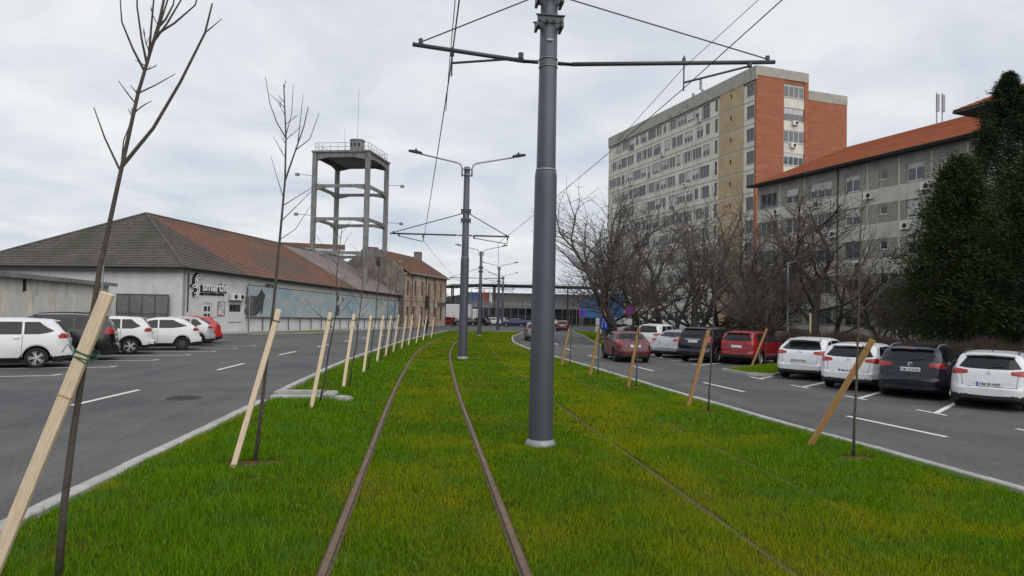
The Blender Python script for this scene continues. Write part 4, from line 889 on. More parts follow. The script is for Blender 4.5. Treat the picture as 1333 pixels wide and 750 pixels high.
lc = thing('lamp_column', 'tall thin street lamp before the showroom end', 'street lamp', (20.2, 122, -.8)); MB().tube([(0,0,0),(0,0,10.4),(.3,0,10.9),(1.6,0,11.2)], [.11,.07,.06,.05], 6).build('pole', M_galv, lc); MB().bbox(1.4, 2.2, -.12, .12, 11.15, 11.28, .03).build('lamp_head', M_black, lc)
# ---------------------------------------------------------------- eleven storey block
def brick_mat(name, c1, c2, mortar, sx=4.0):
    m = bpy.data.materials.new(name); m.use_nodes = True; MATS[name] = m; t = m.node_tree; b = t.nodes['Principled BSDF']; b.inputs['Roughness'].default_value = .9; b.inputs['Specular IOR Level'].default_value = .2
    tcn = t.nodes.new('ShaderNodeTexCoord'); sp = t.nodes.new('ShaderNodeSeparateXYZ'); cbn = t.nodes.new('ShaderNodeCombineXYZ'); t.links.new(tcn.outputs['Object'], sp.inputs[0])
    ad = t.nodes.new('ShaderNodeMath'); ad.operation = 'ADD'; t.links.new(sp.outputs[0], ad.inputs[0]); t.links.new(sp.outputs[1], ad.inputs[1]); t.links.new(ad.outputs[0], cbn.inputs[0]); t.links.new(sp.outputs[2], cbn.inputs[1])
    br = t.nodes.new('ShaderNodeTexBrick'); br.inputs['Scale'].default_value = sx; br.inputs['Color1'].default_value = (*c1, 1); br.inputs['Color2'].default_value = (*c2, 1); br.inputs['Mortar'].default_value = (*mortar, 1); br.inputs['Mortar Size'].default_value = .012; br.inputs['Row Height'].default_value = .3
    t.links.new(cbn.outputs[0], br.inputs['Vector']); t.links.new(br.outputs['Color'], b.inputs['Base Color']); return m
M_brick = layer(layer(layer(brick_mat('facing_brick', (.34, .125, .068), (.29, .095, .05), (.30, .17, .12)), (.22, .075, .045), .5, .5, .75, .7, stretch=(1, 1, 2.5)), (.42, .16, .09), 1.5, .6, .8, .5, stretch=(1, 1, 5)), (.47, .27, .19), 1.1, .52, .72, .55, stretch=(.35, .35, 9))
M_bl_cream = layer(layer(mat('block_render', (.62, .605, .53), .9, .1, .6), (.38, .365, .315), .9, .5, .75, .6, stretch=(1, 1, .4)), (.20, .19, .17), 4, .64, .8, .5)
M_bl_tan = layer(mat('tan_render', (.44, .345, .215), .9, .12, .5), (.25, .20, .13), .5, .52, .7, .5, stretch=(1, 1, .5))
M_parapet = layer(layer(mat('parapet_concrete', (.36, .345, .31), .95, .15, 1.2, bump=.3), (.36, .345, .30), .5, .5, .6, .8), (.11, .10, .09), 2, .58, .72, .8, stretch=(1, 1, .3))
M_spandrel = layer(mat('grey_spandrel', (.27, .262, .245), .9, .2, 1), (.38, .37, .34), .8, .5, .7, .6)
bk = thing('tower_block', 'eleven storey apartment block with brick end wall and weathered cream front', 'building', (38.65, 77.77, -.6), math.atan2(37.54, -7.99))
# local x runs back along the street front, outside is +... front faces local y>0 side; walls below face -y, so mirror with a holder frame
FL, ST, NS, Z0 = 38.4, 2.78, 11, .7
def zf(k): return Z0+k*ST
def front(parent, L, holes_fn, material): pass
# The street front lies in the plane y=0 with its outside towards +y: build it flipped, x' = L - x, turned by 180 degrees
bf = MB(); holes = []; wins = []
for k in range(NS):
    z = zf(k)
    def H(a, b, c, d_, **kw): holes.append((FL-b, FL-a, z+c, z+d_)); wins.append((FL-b, z+c, b-a, d_-c, kw))
    H(.35, 1.75, .75, 2.25, cols=2, style='g')                      # corner windows
    if k > 0: H(4.6, 5.0, 1.35, 1.9, cols=1, style='d')            # small stair light
    H(7.55, 8.15, .6, 2.35, cols=1, style='d')                      # narrow column
    x = 9.3; g = 0
    while x < FL-2.2:
        w_ = (1.55, 2.1, 1.55, 1.0)[(g+k*3) % 4]; h0 = (.78, .78, .3, .78)[(g*2+k) % 4] if (g+k) % 5 == 0 else .78
        H(x, x+w_, h0, 2.28, cols=(2, 3, 2, 1)[(g+k*3) % 4], style='wwgw'[rnd.randint(0, 3)], blind=rnd.choice((0, 0, 0, .5, .3, .8)))
        x += w_+(.28, .5, .9, .35)[(g+k) % 4]; g += 1
holed_wall(bf, FL, -1.5, 31.0, holes, .14)
fr = bf.build('front_wall', M_bl_cream, bk); fr.location = (FL, 0, 0); fr.rotation_euler = (0, 0, math.pi)
for (x, z, w_, h_, kw) in wins:
    o = window(bk, 0, 0, w_, h_, y=0, sill=kw.get('style') != 'd', loc3=(FL-x, 0, z), rz=math.pi, **kw)
# tan stair panels and grey spandrels between windows stand just proud of the wall
for k in range(NS):
    z = zf(k); q = MB()
    for a, b, c, d_ in ((2.25, 4.58, .12, 2.62), (5.02, 7.2, .12, 2.62), (4.581, 5.019, .12, 1.34), (4.581, 5.019, 1.91, 2.62)): q.box(a, b, .004, .05, z+c, z+d_)
    q.build('stair_panel', M_bl_tan, bk)
for (x, z, w_, h_, kw) in wins:
    if kw.get('style') in ('w', 'g') and FL-x > 9 and rnd.random() < .75:
        a = FL-x; MB().box(a+.03, a+.26, .004, .035, z+.05, z+h_-.02).build('spandrel', M_spandrel, bk)
mb = MB(); mb.box(-.15, FL+.1, -6, .22, 31.001, 32.7) if False else None
mb = MB(); mb.box(-.06, FL+.06, .002, .12, 31.0-.05, 32.6); mb.box(-.06, .1, -7.75, 0, 31.45, 32.6); mb.box(FL-.1, FL+.06, -14, 0, 30.75, 32.6); mb.build('parapet', M_parapet, bk)
MB().box(.11, FL-.11, -7.7, 0, 30.6, 31.2).build('roof', M_spandrel, bk)
for k in range(NS+1): MB().box(0, FL, .003, .03, zf(k)-.06, zf(k)+.05).build('floor_band', M_parapet, bk)
# end wall: brick strip, window column, brick return set back
e = MB(); eh = []; 
for k in range(NS): eh.append((4.15, 7.1, zf(k)+.85, zf(k)+2.3))
mb = MB(); V = [(0,0),(4.05,0)]
def endbox(m_, y0, y1, x0, x1, z0, z1): m_.box(x0, x1, -y1, -y0, z0, z1)
q = MB(); endbox(q, 0, 4.05, -.02, .3, -1.5, 31.44); q.build('brick_wall', M_brick, bk)
q = MB(); endbox(q, 7.15, 7.75, -.02, 2.0, -1.5, 31.44); endbox(q, 4.06, 7.14, .06, .3, 31.0, 31.44); q.build('brick_wall', M_brick, bk)
q = MB(); endbox(q, 7.76, 15.2, 1.4, FL, -1.5, 29.9); q.build('brick_wall', M_brick, bk)
q = MB(); endbox(q, 7.76, 15.24, 1.36, FL, 29.9, 31.1); q.build('parapet', M_parapet, bk)
for k in range(NS):
    z = zf(k); q = MB(); endbox(q, 4.06, 7.14, .06, .3, z-.45, z+.84); q.build('spandrel', M_bl_cream, bk)
    o = window(bk, 0, 0, 3.0, 1.45, 'wgww'[k % 4], 4, loc3=(.02, -4.1, z+.85), rz=R(-90), blind=(0, .5, 0, .3)[k % 4])
    if k in (8, 9, 6, 3): aircon(bk, .02, -5.0-.3*(k % 2), z+.2, R(-90))
    for yy in (8.4,): q = MB(); endbox(q, yy, yy+.35, 1.36, 1.399, z+1.3, z+1.85); q.build('vent', M_black, bk)
MB().box(.3, FL-.3, -7.1, -.3, -1.5, 30.5).build('core_wall', M_spandrel, bk)
for k in range(8): aircon(bk, 12+k*3.1, .0+.04, zf(10-(k*3) % 8)+.12, math.pi)
# antennas on the roof
an = thing('roof_antennas', 'cluster of mobile phone aerials on the tower block roof', 'antenna', (bk.location.x, bk.location.y, -.6), bk.rotation_euler.z)
for x, y, h_ in ((14.2, -2, 4.6), (15.2, -3, 3.4), (16.0, -2, 3.0), (13.2, -3, 3.0)): MB().tube([(x, y, 31.2), (x, y, 31.2+h_)], .07, 5).build('pole', M_galv, an); MB().box(x-.16, x+.16, y+.08, y+.25, 31.2+h_-1.7, 31.2+h_-.1).build('panel', M_galv, an)

# ---------------------------------------------------------------- five storey block with red roof
M_pan = layer(mat('panel_concrete', (.53, .51, .44), .95, .12, .7, bump=.15, rand=.07), (.30, .285, .245), 1.3, .54, .76, .6, stretch=(1, 1, .4))
M_pan_d = layer(mat('pebble_panel', (.30, .285, .245), .95, .25, 6, bump=.5, bscale=20, rand=.1), (.13, .12, .10), 1.2, .55, .7, .5)
M_tile_new = layer(mat('new_red_tile', (.36, .105, .04), .8, .14, 2, bump=.3, bscale=10), (.27, .075, .03), .6, .5, .7, .6)
fb = thing('panel_block', 'five storey panel apartment block with bright red tiled roof', 'building', (40.2, 37.5, -.4), math.atan2(28.1, -6.85))
PL, PS = 29.6, 2.85; bays = [0, 4.0, 7.6, 10.4, 13.2, 16.2, 19.4, 23.2, 26.4, PL]
fh = []; fwins = []; small = []
for k in range(5):
    z = .95+k*PS
    for i in range(len(bays)-1):
        a, b = bays[i], bays[i+1]; c = (a+b)/2; w_ = (2.4, 1.7, 1.5, 1.5, 1.5, 1.5, 2.5, 1.6, 2.2)[i]
        if i == 4: w_ = .0
        if w_: fh.append((PL-c-w_/2, PL-c+w_/2, z+.8, z+2.2)); fwins.append((PL-c-w_/2, z+.8, w_, 1.4, i, k))
        if i == 4: fh.append((PL-c-.35, PL-c+.35, z+1.35, z+2.05)); small.append((PL-c-.35, z+1.35, .7, .7))
mb = MB(); holed_wall(mb, PL, -1.5, .95+5*PS+.4, fh, .15); o = mb.build('front_wall', M_spandrel, fb); o.location = (PL, 0, 0); o.rotation_euler = (0, 0, math.pi)
for k in range(5):
    z = .95+k*PS
    for i in range(len(bays)-1):
        a, b = bays[i]+.03, bays[i+1]-.03; MB().box(a, b, .003, .06, z-.62, z+.68).build('concrete_panel', M_pan, fb)
        ws = [(PL-w[0]-w[2], PL-w[0]) for w in fwins if w[4] == i and w[5] == k] or [((a+b)/2-.35, (a+b)/2+.35)]
        xa, xb = ws[0]
        for s0, s1 in ((a, xa-.06), (xb+.06, b)):
            if s1-s0 > .2: MB().box(s0, s1, .003, .045, z+.70, z+2.2).build('pebble_panel', M_pan_d, fb)
for n_, (x, z, w_, h_, i, k) in enumerate(fwins): window(fb, 0, 0, w_, h_, 'w' if rnd.random() < .8 else 'g', 3 if w_ > 1.8 else 2, loc3=(PL-x, 0, z), rz=math.pi, blind=rnd.choice((0, 0, .3, .5, .8)))
for (x, z, w_, h_) in small: window(fb, 0, 0, w_, h_, 'w', 1, loc3=(PL-x, 0, z), rz=math.pi)
for x in bays[1:-1]: MB().box(x-.06, x+.06, .002, .075, -.5, .95+5*PS).build('rib', M_pan, fb)
for x, k in ((11.2, 4), (22.0, 4), (9.0, 3), (17.5, 2), (25.2, 3), (13.0, 3), (20.2, 3), (27.2, 4), (16.4, 4), (24.0, 2)): aircon(fb, x, .05, .95+k*PS-.1, math.pi)
MB().box(0, PL, -11, -.2, -1.5, 15.5).build('core_wall', M_pan, fb)
ze = .95+5*PS+.35; rx0, rx1 = -2, PL+.7
mb = MB(); A = (rx1, .75, ze); B = (rx0, .75, ze); C_ = (rx0, -5.5, ze+3.3); D = (rx1-7, -5.5, ze+3.3); E_ = (rx1, -11.7, ze)
tile_courses(mb, A, B, C_, D, 26, .04); tile_courses(mb, E_, A, D, D, 26, .04); mb.add([(rx0,-11.7,ze), E_, D, C_], [(0,1,2,3)]); mb.build('roof', M_tile_new, fb)
mb = MB(); mb.box(rx0, rx1, .55, .8, ze-.16, ze-.02); mb.box(rx0, rx1, 0, .549, ze-.12, ze-.06); mb.build('eaves', M_fascia, fb)
MB().tube([(rx0, .84, ze), (rx1, .84, ze)], .07, 6).build('gutter', M_fascia, fb)
MB().tube([(19.3, .12, ze-.1), (19.3, .12, 0)], .06, 6).build('downpipe', M_fascia, fb)
ra = thing('roof_aerial', 'pair of aerials on the red roof ridge', 'antenna', (41.6, 52.0, 18.6)); 
for dx_ in (0, .5): MB().tube([(dx_, 0, -1.2), (dx_, 0, 2.2)], .05, 5).build('pole', M_galv, ra); MB().box(dx_-.12, dx_+.12, -.2, -.06, .6, 2.0).build('panel', M_galv, ra)
# neighbouring block whose roof shows above the conifers
nb2 = thing('panel_block', 'panel block behind the dark conifers, only its red eaves showing', 'building', (41.0, 20.4, -.3), math.atan2(21, -5))
MB().box(0, 21, -11, 0, -1, 16.3).build('core_wall', M_pan, nb2)
for k in range(5):
    for i in range(5): window(nb2, 0, 0, 1.6, 1.4, 'w', 2, loc3=(4+i*4.0, .02, 1.6+k*2.75), rz=math.pi)
mb = MB(); A = (22.2, 1.4, 16.2); B = (-2, 1.4, 16.2); C_ = (-2, -5.5, 19.6); D = (16, -5.5, 19.6); E_ = (22.2, -12.4, 16.2); tile_courses(mb, A, B, C_, D, 22, .04); tile_courses(mb, E_, A, D, D, 22, .04); mb.build('roof', M_tile_new, nb2)
mb = MB(); mb.box(-2, 22.2, 0, 1.42, 16.0, 16.15); mb.box(21, 22.2, -12, 0, 16.0, 16.15); mb.build('eaves', M_fascia, nb2)
# ---------------------------------------------------------------- bare trees
def bare_tree(H, seed, spread=.55, trunk=.22, first=.22, dens=1.0, upright=.10, lev=5, lean=(0, 0)):
    """returns two meshes: trunk with limbs, and the twigs"""
    q = random.Random(seed); A, B = MB(), MB()
    def grow(p, d, ln, r, k):
        mb = A if k < 2 else B; seg = 5 if k < 2 else (3 if k < 4 else 2); n = 7 if k == 0 else (5 if k == 1 else (4 if k == 2 else 3))
        pts = [p]; dd = d
        for i in range(seg):
            g = upright*(1 if k < 3 else .5)
            dd = (dd+Vector((q.gauss(0, .19), q.gauss(0, .19), q.gauss(0, .12)+g))).normalized(); pts.append(pts[-1]+dd*(ln/seg))
        re = r*(.55 if k < lev else .4)
        mb.tube(pts, [r+(re-r)*i/seg for i in range(seg+1)], n, cap=False)
        if k >= lev: return
        m = (4 if k == 0 else int((4, 4, 4, 3, 3)[k]*dens+q.random()))
        for i in range(m):
            t = (first+.55*q.random() if k == 0 else .25+.75*(i+q.random())/m); t = min(t, .99); j = min(seg-1, int(t*seg)); b = pts[j].lerp(pts[j+1], t*seg-j)
            az = q.uniform(0, 6.28); side = Vector((math.cos(az), math.sin(az), q.uniform(-.15, .35))); loc = (pts[j+1]-pts[j]).normalized()
            nd = (loc*(1-spread*q.uniform(.7, 1.25))+side*spread*1.2).normalized()
            grow(b, nd, ln*q.uniform(.5, .78), max(.009, r*(1-.45*t)*q.uniform(.42, .62)), k+1)
        for i in range(2 if k < 3 else 1):       # leaders carry on from the tip
            az = q.uniform(0, 6.28); nd = (dd+Vector((math.cos(az), math.sin(az), .2))*.32*(1 if i else .5)).normalized()
            grow(pts[-1], nd, ln*q.uniform(.6, .8), re*.95, k+1)
    d0 = Vector((lean[0], lean[1], 1)).normalized(); grow(Vector((0, 0, -.2)), d0, H*.30, trunk, 0)
    return A.mesh('trunk', M_bark_tree, True), B.mesh('branches', M_twig)
TM = [bare_tree(10, 1, spread=.62, dens=.66, upright=.07, trunk=.19), bare_tree(10, 12, spread=.56, dens=.66, first=.35, upright=.10, trunk=.17), bare_tree(10, 3, spread=.6, dens=.66, lean=(-.25, .1), upright=.08, trunk=.19), bare_tree(9, 4, spread=.7, trunk=.2, dens=.7, lev=4, upright=.05), bare_tree(6, 5, spread=.45, trunk=.09, first=.1, dens=.8, upright=.12)]
def tree_h(pair): return max(v.co.z for v in pair[1].vertices)
THT = [tree_h(p) for p in TM]
def place_tree(kind, x, y, H, rz, label, fat=1.0):
    t = thing('bare_tree', label, 'tree', (x, y, gz(y)-.15), rz, 'bare trees along the right-hand verge'); k = H*1.1/THT[kind]; t.scale = (k*fat, k*fat, k)
    put(TM[kind][0], 'trunk', t); put(TM[kind][1], 'branches', t); return t
for a in [(0, 15.3, 58, 13.2, .4, 'bare tree growing on the grass island beside the blue road board', 1.05), (2, 14.6, 52, 11.5, 2.2, 'bare tree with slanting dark trunk behind the red saloon', 1.05),
          (1, 19.5, 60, 13.0, 1.0, 'bare tree just behind the no-stopping sign, first past the island', 1.15), (0, 21.0, 52, 12.2, 3.3, 'bare tree behind the white hatchback, second past the island', 1.1), (1, 23.5, 57, 13.6, 4.4, 'bare tree before the tower block, third past the island', 1.1),
          (2, 24.0, 48, 11.8, 5.1, 'bare tree behind the silver saloon, fourth past the island', 1.15), (0, 27.0, 52, 12.6, 2.0, 'bare tree in front of the tan stair panels of the tower block', 1.1), (1, 29.5, 56, 12.4, .3, 'bare tree standing against the brick corner of the tower block', 1.0),
          (3, 25.0, 41.5, 9.6, .8, 'gnarled pollarded tree before the end of the panel block', 1.15), (2, 31.0, 50, 8.5, 3.8, 'smaller bare tree beside the gnarled pollarded one', 1.0), (4, 27.5, 38.5, 5.6, 0, 'bushy multi-stemmed bare shrub under the panel block windows', 1.5),
          (4, 30.0, 40, 6.2, 2.0, 'second bushy bare shrub under the panel block windows', 1.5), (4, 25.5, 33.5, 4.6, 1.0, 'low bare shrub between the lamp post and the conifers', 1.5), (4, 20.5, 41, 5.0, 3.0, 'bare shrub behind the red crossover', 1.4), (4, 22.5, 44.5, 5.8, 4.0, 'bare shrub standing behind the lamp post', 1.3), (3, 18.0, 66, 9.5, 3.0, 'bare tree farthest along the island, close to the hoarding', 1.1), (4, 27.2, 28.5, 4.2, 5.2, 'twiggy shrub at the foot of the conifers', 1.5), (0, 33.0, 62, 11.5, 1.4, 'bare tree right at the front of the panel block corner', 1.0), (1, 18.3, 50, 11.0, 2.6, 'bare tree with slim trunk just behind the silver saloon', 1.0), (2, 22.3, 62, 12.8, .9, 'bare tree near the low white wall by the tower block', 1.0), (0, 26.0, 60, 12.0, 5.6, 'bare tree in the shade of the tower block front', 1.0), (1, 17.2, 56, 12.6, 5.0, 'slim bare tree between the road board and the no-stopping sign', 1.0)]: place_tree(*a)

# ---------------------------------------------------------------- conifers
def needle_mat(name, dark, mid, tip):
    m = bpy.data.materials.new(name); m.use_nodes = True; t = m.node_tree; b = t.nodes['Principled BSDF']; b.inputs['Roughness'].default_value = .8; b.inputs['Specular IOR Level'].default_value = .15
    g = t.nodes.new('ShaderNodeNewGeometry'); r = t.nodes.new('ShaderNodeValToRGB'); e = r.color_ramp.elements; e[0].color = (*dark, 1); e[1].color = (*tip, 1); e[1].position = .97; k = e.new(.6); k.color = (*mid, 1)
    n = t.nodes.new('ShaderNodeTexNoise'); n.inputs['Scale'].default_value = 1.1; t.links.new(g.outputs['Position'], n.inputs['Vector'])
    ad = t.nodes.new('ShaderNodeMath'); ad.operation = 'MULTIPLY_ADD'; t.links.new(g.outputs['Random Per Island'], ad.inputs[0]); ad.inputs[1].default_value = .55; t.links.new(n.outputs['Fac'], ad.inputs[2])
    sb = t.nodes.new('ShaderNodeMath'); sb.operation = 'SUBTRACT'; t.links.new(ad.outputs[0], sb.inputs[0]); sb.inputs[1].default_value = .25
    t.links.new(sb.outputs[0], r.inputs[0]); t.links.new(r.outputs[0], b.inputs['Base Color']); return m
M_needle = needle_mat('conifer_needle', (.012, .022, .010), (.024, .042, .016), (.05, .075, .028)); M_needle2 = needle_mat('juniper_needle', (.014, .026, .009), (.032, .05, .015), (.075, .09, .028))
def conifer(x, y, H, rad, seed, label, shape='cone', mt=None, n=1500):
    r_ = np.random.default_rng(seed); t = thing('conifer', label, 'tree', (x, y, gz(y)-.1), 0, 'dark conifers by the car park')
    MB().tube([(0, 0, 0), (.05, 0, H*.5), (0, .05, H*.96)], [.2, .11, .02], 7).build('trunk', M_bark_tree, t)
    V = []; F = []; lm = MB(); o = 0
    for i in range(n):
        f = r_.random()**.85; z = H*(.05+.93*f); az = r_.uniform(0, 2*np.pi); lump = .78+.20*math.sin(az*3+z*1.3+seed)+.18*math.sin(az*5-z*2.1)+.22*math.sin(az*7+z*3.7+seed*2)+(.25*r_.random() if r_.random() < .25 else 0)
        R0 = rad*((1-f)**.9 if shape == 'cone' else min(1, 1.9*(1-f))**.8*(.65+.35*min(1, f*5)))*lump+.05
        rr_ = R0*math.sqrt(r_.uniform(.25, 1.1)); c = np.array([math.cos(az)*rr_, math.sin(az)*rr_, z+.1*rr_])
        dv = np.array([math.cos(az), math.sin(az), .35 if shape != 'cone' else .12]); k = 26; s = (.16+.22*r_.random())*(1-.65*f if shape == 'cone' else 1-.2*f)
        pts = c+r_.normal(0, 1, (k, 3))*s*np.array([1, 1, .8])
        d = dv+r_.normal(0, .55, (k, 3)); d /= np.linalg.norm(d, axis=1)[:, None]; sd_ = np.cross(d, r_.normal(0, 1, (k, 3))); sd_ /= np.linalg.norm(sd_, axis=1)[:, None]
        L = r_.uniform(.10, .24, (k, 1)); w_ = .028
        T = np.stack([pts-sd_*w_, pts+sd_*w_, pts+d*L], 1).reshape(-1, 3); V.append(T)
        if i % 9 == 0: lm.tube([(0, 0, max(.3, z-.3*rr_)), tuple(c)], [.035, .012], 3)
    V = np.concatenate(V); F = np.arange(len(V)).reshape(-1, 3)
    put(np_mesh('foliage', V, F, mt or M_needle), 'foliage', t); lm.build('limbs', M_bark_tree, t); return t
conifer(30.6, 33.0, 15.6, 6.0, 1, 'tall dark spruce rising highest behind the parked estates', 'cone', M_needle, 2800)
conifer(25.2, 30.0, 9.9, 2.5, 2, 'broad dark juniper nearest the panel block windows', 'oval', M_needle2, 2100)
conifer(25.6, 26.0, 9.3, 3.0, 3, 'broad dark juniper beside the spruce, behind the white estate', 'oval', M_needle2, 2100)
conifer(24.6, 21.2, 8.6, 2.8, 4, 'dark juniper standing farthest along the car park hedge', 'oval', M_needle, 1500)
conifer(25.0, 50.0, 4.6, 1.6, 6, 'small dark evergreen bush among the bare trunks', 'oval', M_needle, 350)
conifer(3.0, 150, 7.0, 3.2, 7, 'dark conifer crown beyond the white lorry', 'oval', M_needle, 500); conifer(-1.0, 152, 8.0, 3.0, 8, 'taller conifer crown beyond the ochre house end', 'oval', M_needle, 500)
conifer(28.5, 60, 3.4, 1.8, 9, 'low evergreen shrub near the tower block foot', 'oval', M_needle2, 300)

# ---------------------------------------------------------------- verge and twig hedge behind the parking
island('verge', [(17.6, -5), (90, -5), (90, 88), (24, 88), (19.5, 74), (17.8, 58), (17.3, 46), (18.6, 42.5), (19.2, 38), (18.4, 27), (17.9, 15)], .14, None, 0, False, M_verge)
kerb('kerb', [(17.6, 2), (17.9, 15), (18.4, 27), (19.2, 38), (18.6, 42.5), (17.3, 46), (17.8, 58), (19.5, 74), (23.5, 87)], top=-.11)
island('grass_island', [(11.95, 26.6), (12.1, 24.9), (12.8, 24.35), (16.6, 27.6), (17.9, 29.4), (17.3, 30.6), (15.6, 29.6)], .08, 'small grass island between the two groups of parked cars', 420)
island('grass_island', [(11.6, 41.3), (12.6, 39.9), (16.0, 44.5), (17.2, 58), (19.3, 74), (22.6, 88), (20.9, 97), (19.6, 90), (16.8, 72), (14.1, 58), (12.2, 47)], .09, 'long grass island with bare trees beyond the red saloon', 90)
M_hedge = mat('hedge_twig', (.062, .046, .034), .95, .3, 4); M_leaf = mat('dry_leaf', (.09, .05, .02), .9, .4, 5)
def hedge(path, h, w, n, label):
    r_ = np.random.default_rng(n); pts = np.array(path, float); seg = np.diff(pts, axis=0); L = np.hypot(seg[:, 0], seg[:, 1]); cum = np.concatenate([[0], np.cumsum(L)])
    s = r_.uniform(0, cum[-1], n); x = np.interp(s, cum, pts[:, 0])+r_.normal(0, w*.35, n); y = np.interp(s, cum, pts[:, 1])+r_.normal(0, w*.35, n)
    z = np.array([rz_(a, b)+.14 for a, b in zip(x, y)]); hh = h*(.65+.4*r_.random(n))*(.85+.3*vnoise(x, y, 1.2, 5)); z0 = z+hh*r_.random(n)*.5
    a = r_.uniform(0, 2*np.pi, n); t = .007; sd_ = np.stack([np.cos(a), np.sin(a), 0*a], 1)*t*r_.uniform(.6, 1.6, n)[:, None]
    P0 = np.stack([x, y, z0], 1); P2 = P0+np.stack([r_.normal(0, .16, n), r_.normal(0, .16, n), hh-(z0-z)], 1); P1 = (P0+P2)/2+r_.normal(0, .05, (n, 3))
    V = np.stack([P0-sd_, P0+sd_, P1+sd_*.8, P1-sd_*.8, P2], 1).reshape(-1, 3); b = np.arange(n)[:, None]*5
    F = np.concatenate([b+np.array([0, 1, 2]), b+np.array([0, 2, 3]), b+np.array([3, 2, 4])])
    tag(put(np_mesh('hedge', V, F, M_hedge), 'hedge'), label, 'hedge')
hedge([(18.9, 6), (18.9, 15), (19.4, 27), (20.2, 37)], 1.45, .9, 36000, 'long leafless brown hedge running behind the parked cars')
hedge([(20.2, 38), (19.6, 43), (19.6, 55), (21, 70)], 1.2, 1.2, 9000, 'second thin leafless hedge under the trees by the tower block')
# ---------------------------------------------------------------- cars
M_tyre = mat('tyre_rubber', (.014, .014, .015), .85, .2, 9); M_rim = mat('alloy_rim', (.42, .43, .44), .35, .06, 6, metal=.7); M_rim_d = mat('steel_rim', (.06, .062, .065), .5, .1, 6, metal=.5)
M_cglass = mat('car_glass', (.010, .013, .015), .06, .3, 1.5, spec=.35); M_tail = mat('tail_lens', (.32, .012, .014), .2, .1, 6, coat=.5); M_head = mat('head_lens', (.55, .56, .58), .1, .1, 6, coat=.5)
M_plate = mat('number_plate', (.62, .62, .62), .5, .03, 4); M_eu = mat('plate_blue', (.02, .06, .35), .5, .05, 4); M_chrome = mat('chrome', (.6, .61, .62), .15, .05, 5, metal=1.0)
def smooth_prof(pts, n=160, k=5):
    xs = np.linspace(pts[0][0], pts[-1][0], n); zs = np.interp(xs, [p[0] for p in pts], [p[1] for p in pts]); pad = np.pad(zs, k//2, 'edge'); return xs, np.convolve(pad, np.ones(k)/k, 'valid')
PROF = {  # top line measured from the rear bumper (x, z) as fractions of length and height
 'estate': [(0, .42), (.004, .56), (.012, .66), (.022, .70), (.05, .78), (.105, .95), (.135, .975), (.30, 1.0), (.46, .995), (.56, .955), (.72, .71), (.755, .675), (.88, .61), (.955, .53), (.985, .42), (1, .36)],
 'hatch': [(0, .42), (.004, .54), (.014, .66), (.03, .695), (.07, .75), (.165, .92), (.21, .96), (.36, 1.0), (.48, .99), (.57, .94), (.72, .72), (.76, .68), (.88, .61), (.955, .53), (.985, .42), (1, .36)],
 'suv': [(0, .42), (.004, .55), (.012, .66), (.022, .72), (.045, .80), (.095, .95), (.13, .975), (.32, 1.0), (.48, .99), (.57, .95), (.71, .74), (.75, .71), (.88, .66), (.955, .58), (.985, .46), (1, .38)],
 'sedan': [(0, .42), (.006, .56), (.016, .66), (.04, .705), (.13, .715), (.17, .73), (.27, .93), (.31, .97), (.42, 1.0), (.52, .99), (.59, .94), (.72, .72), (.75, .69), (.88, .63), (.955, .55), (.985, .43), (1, .37)],
}
CARS = []
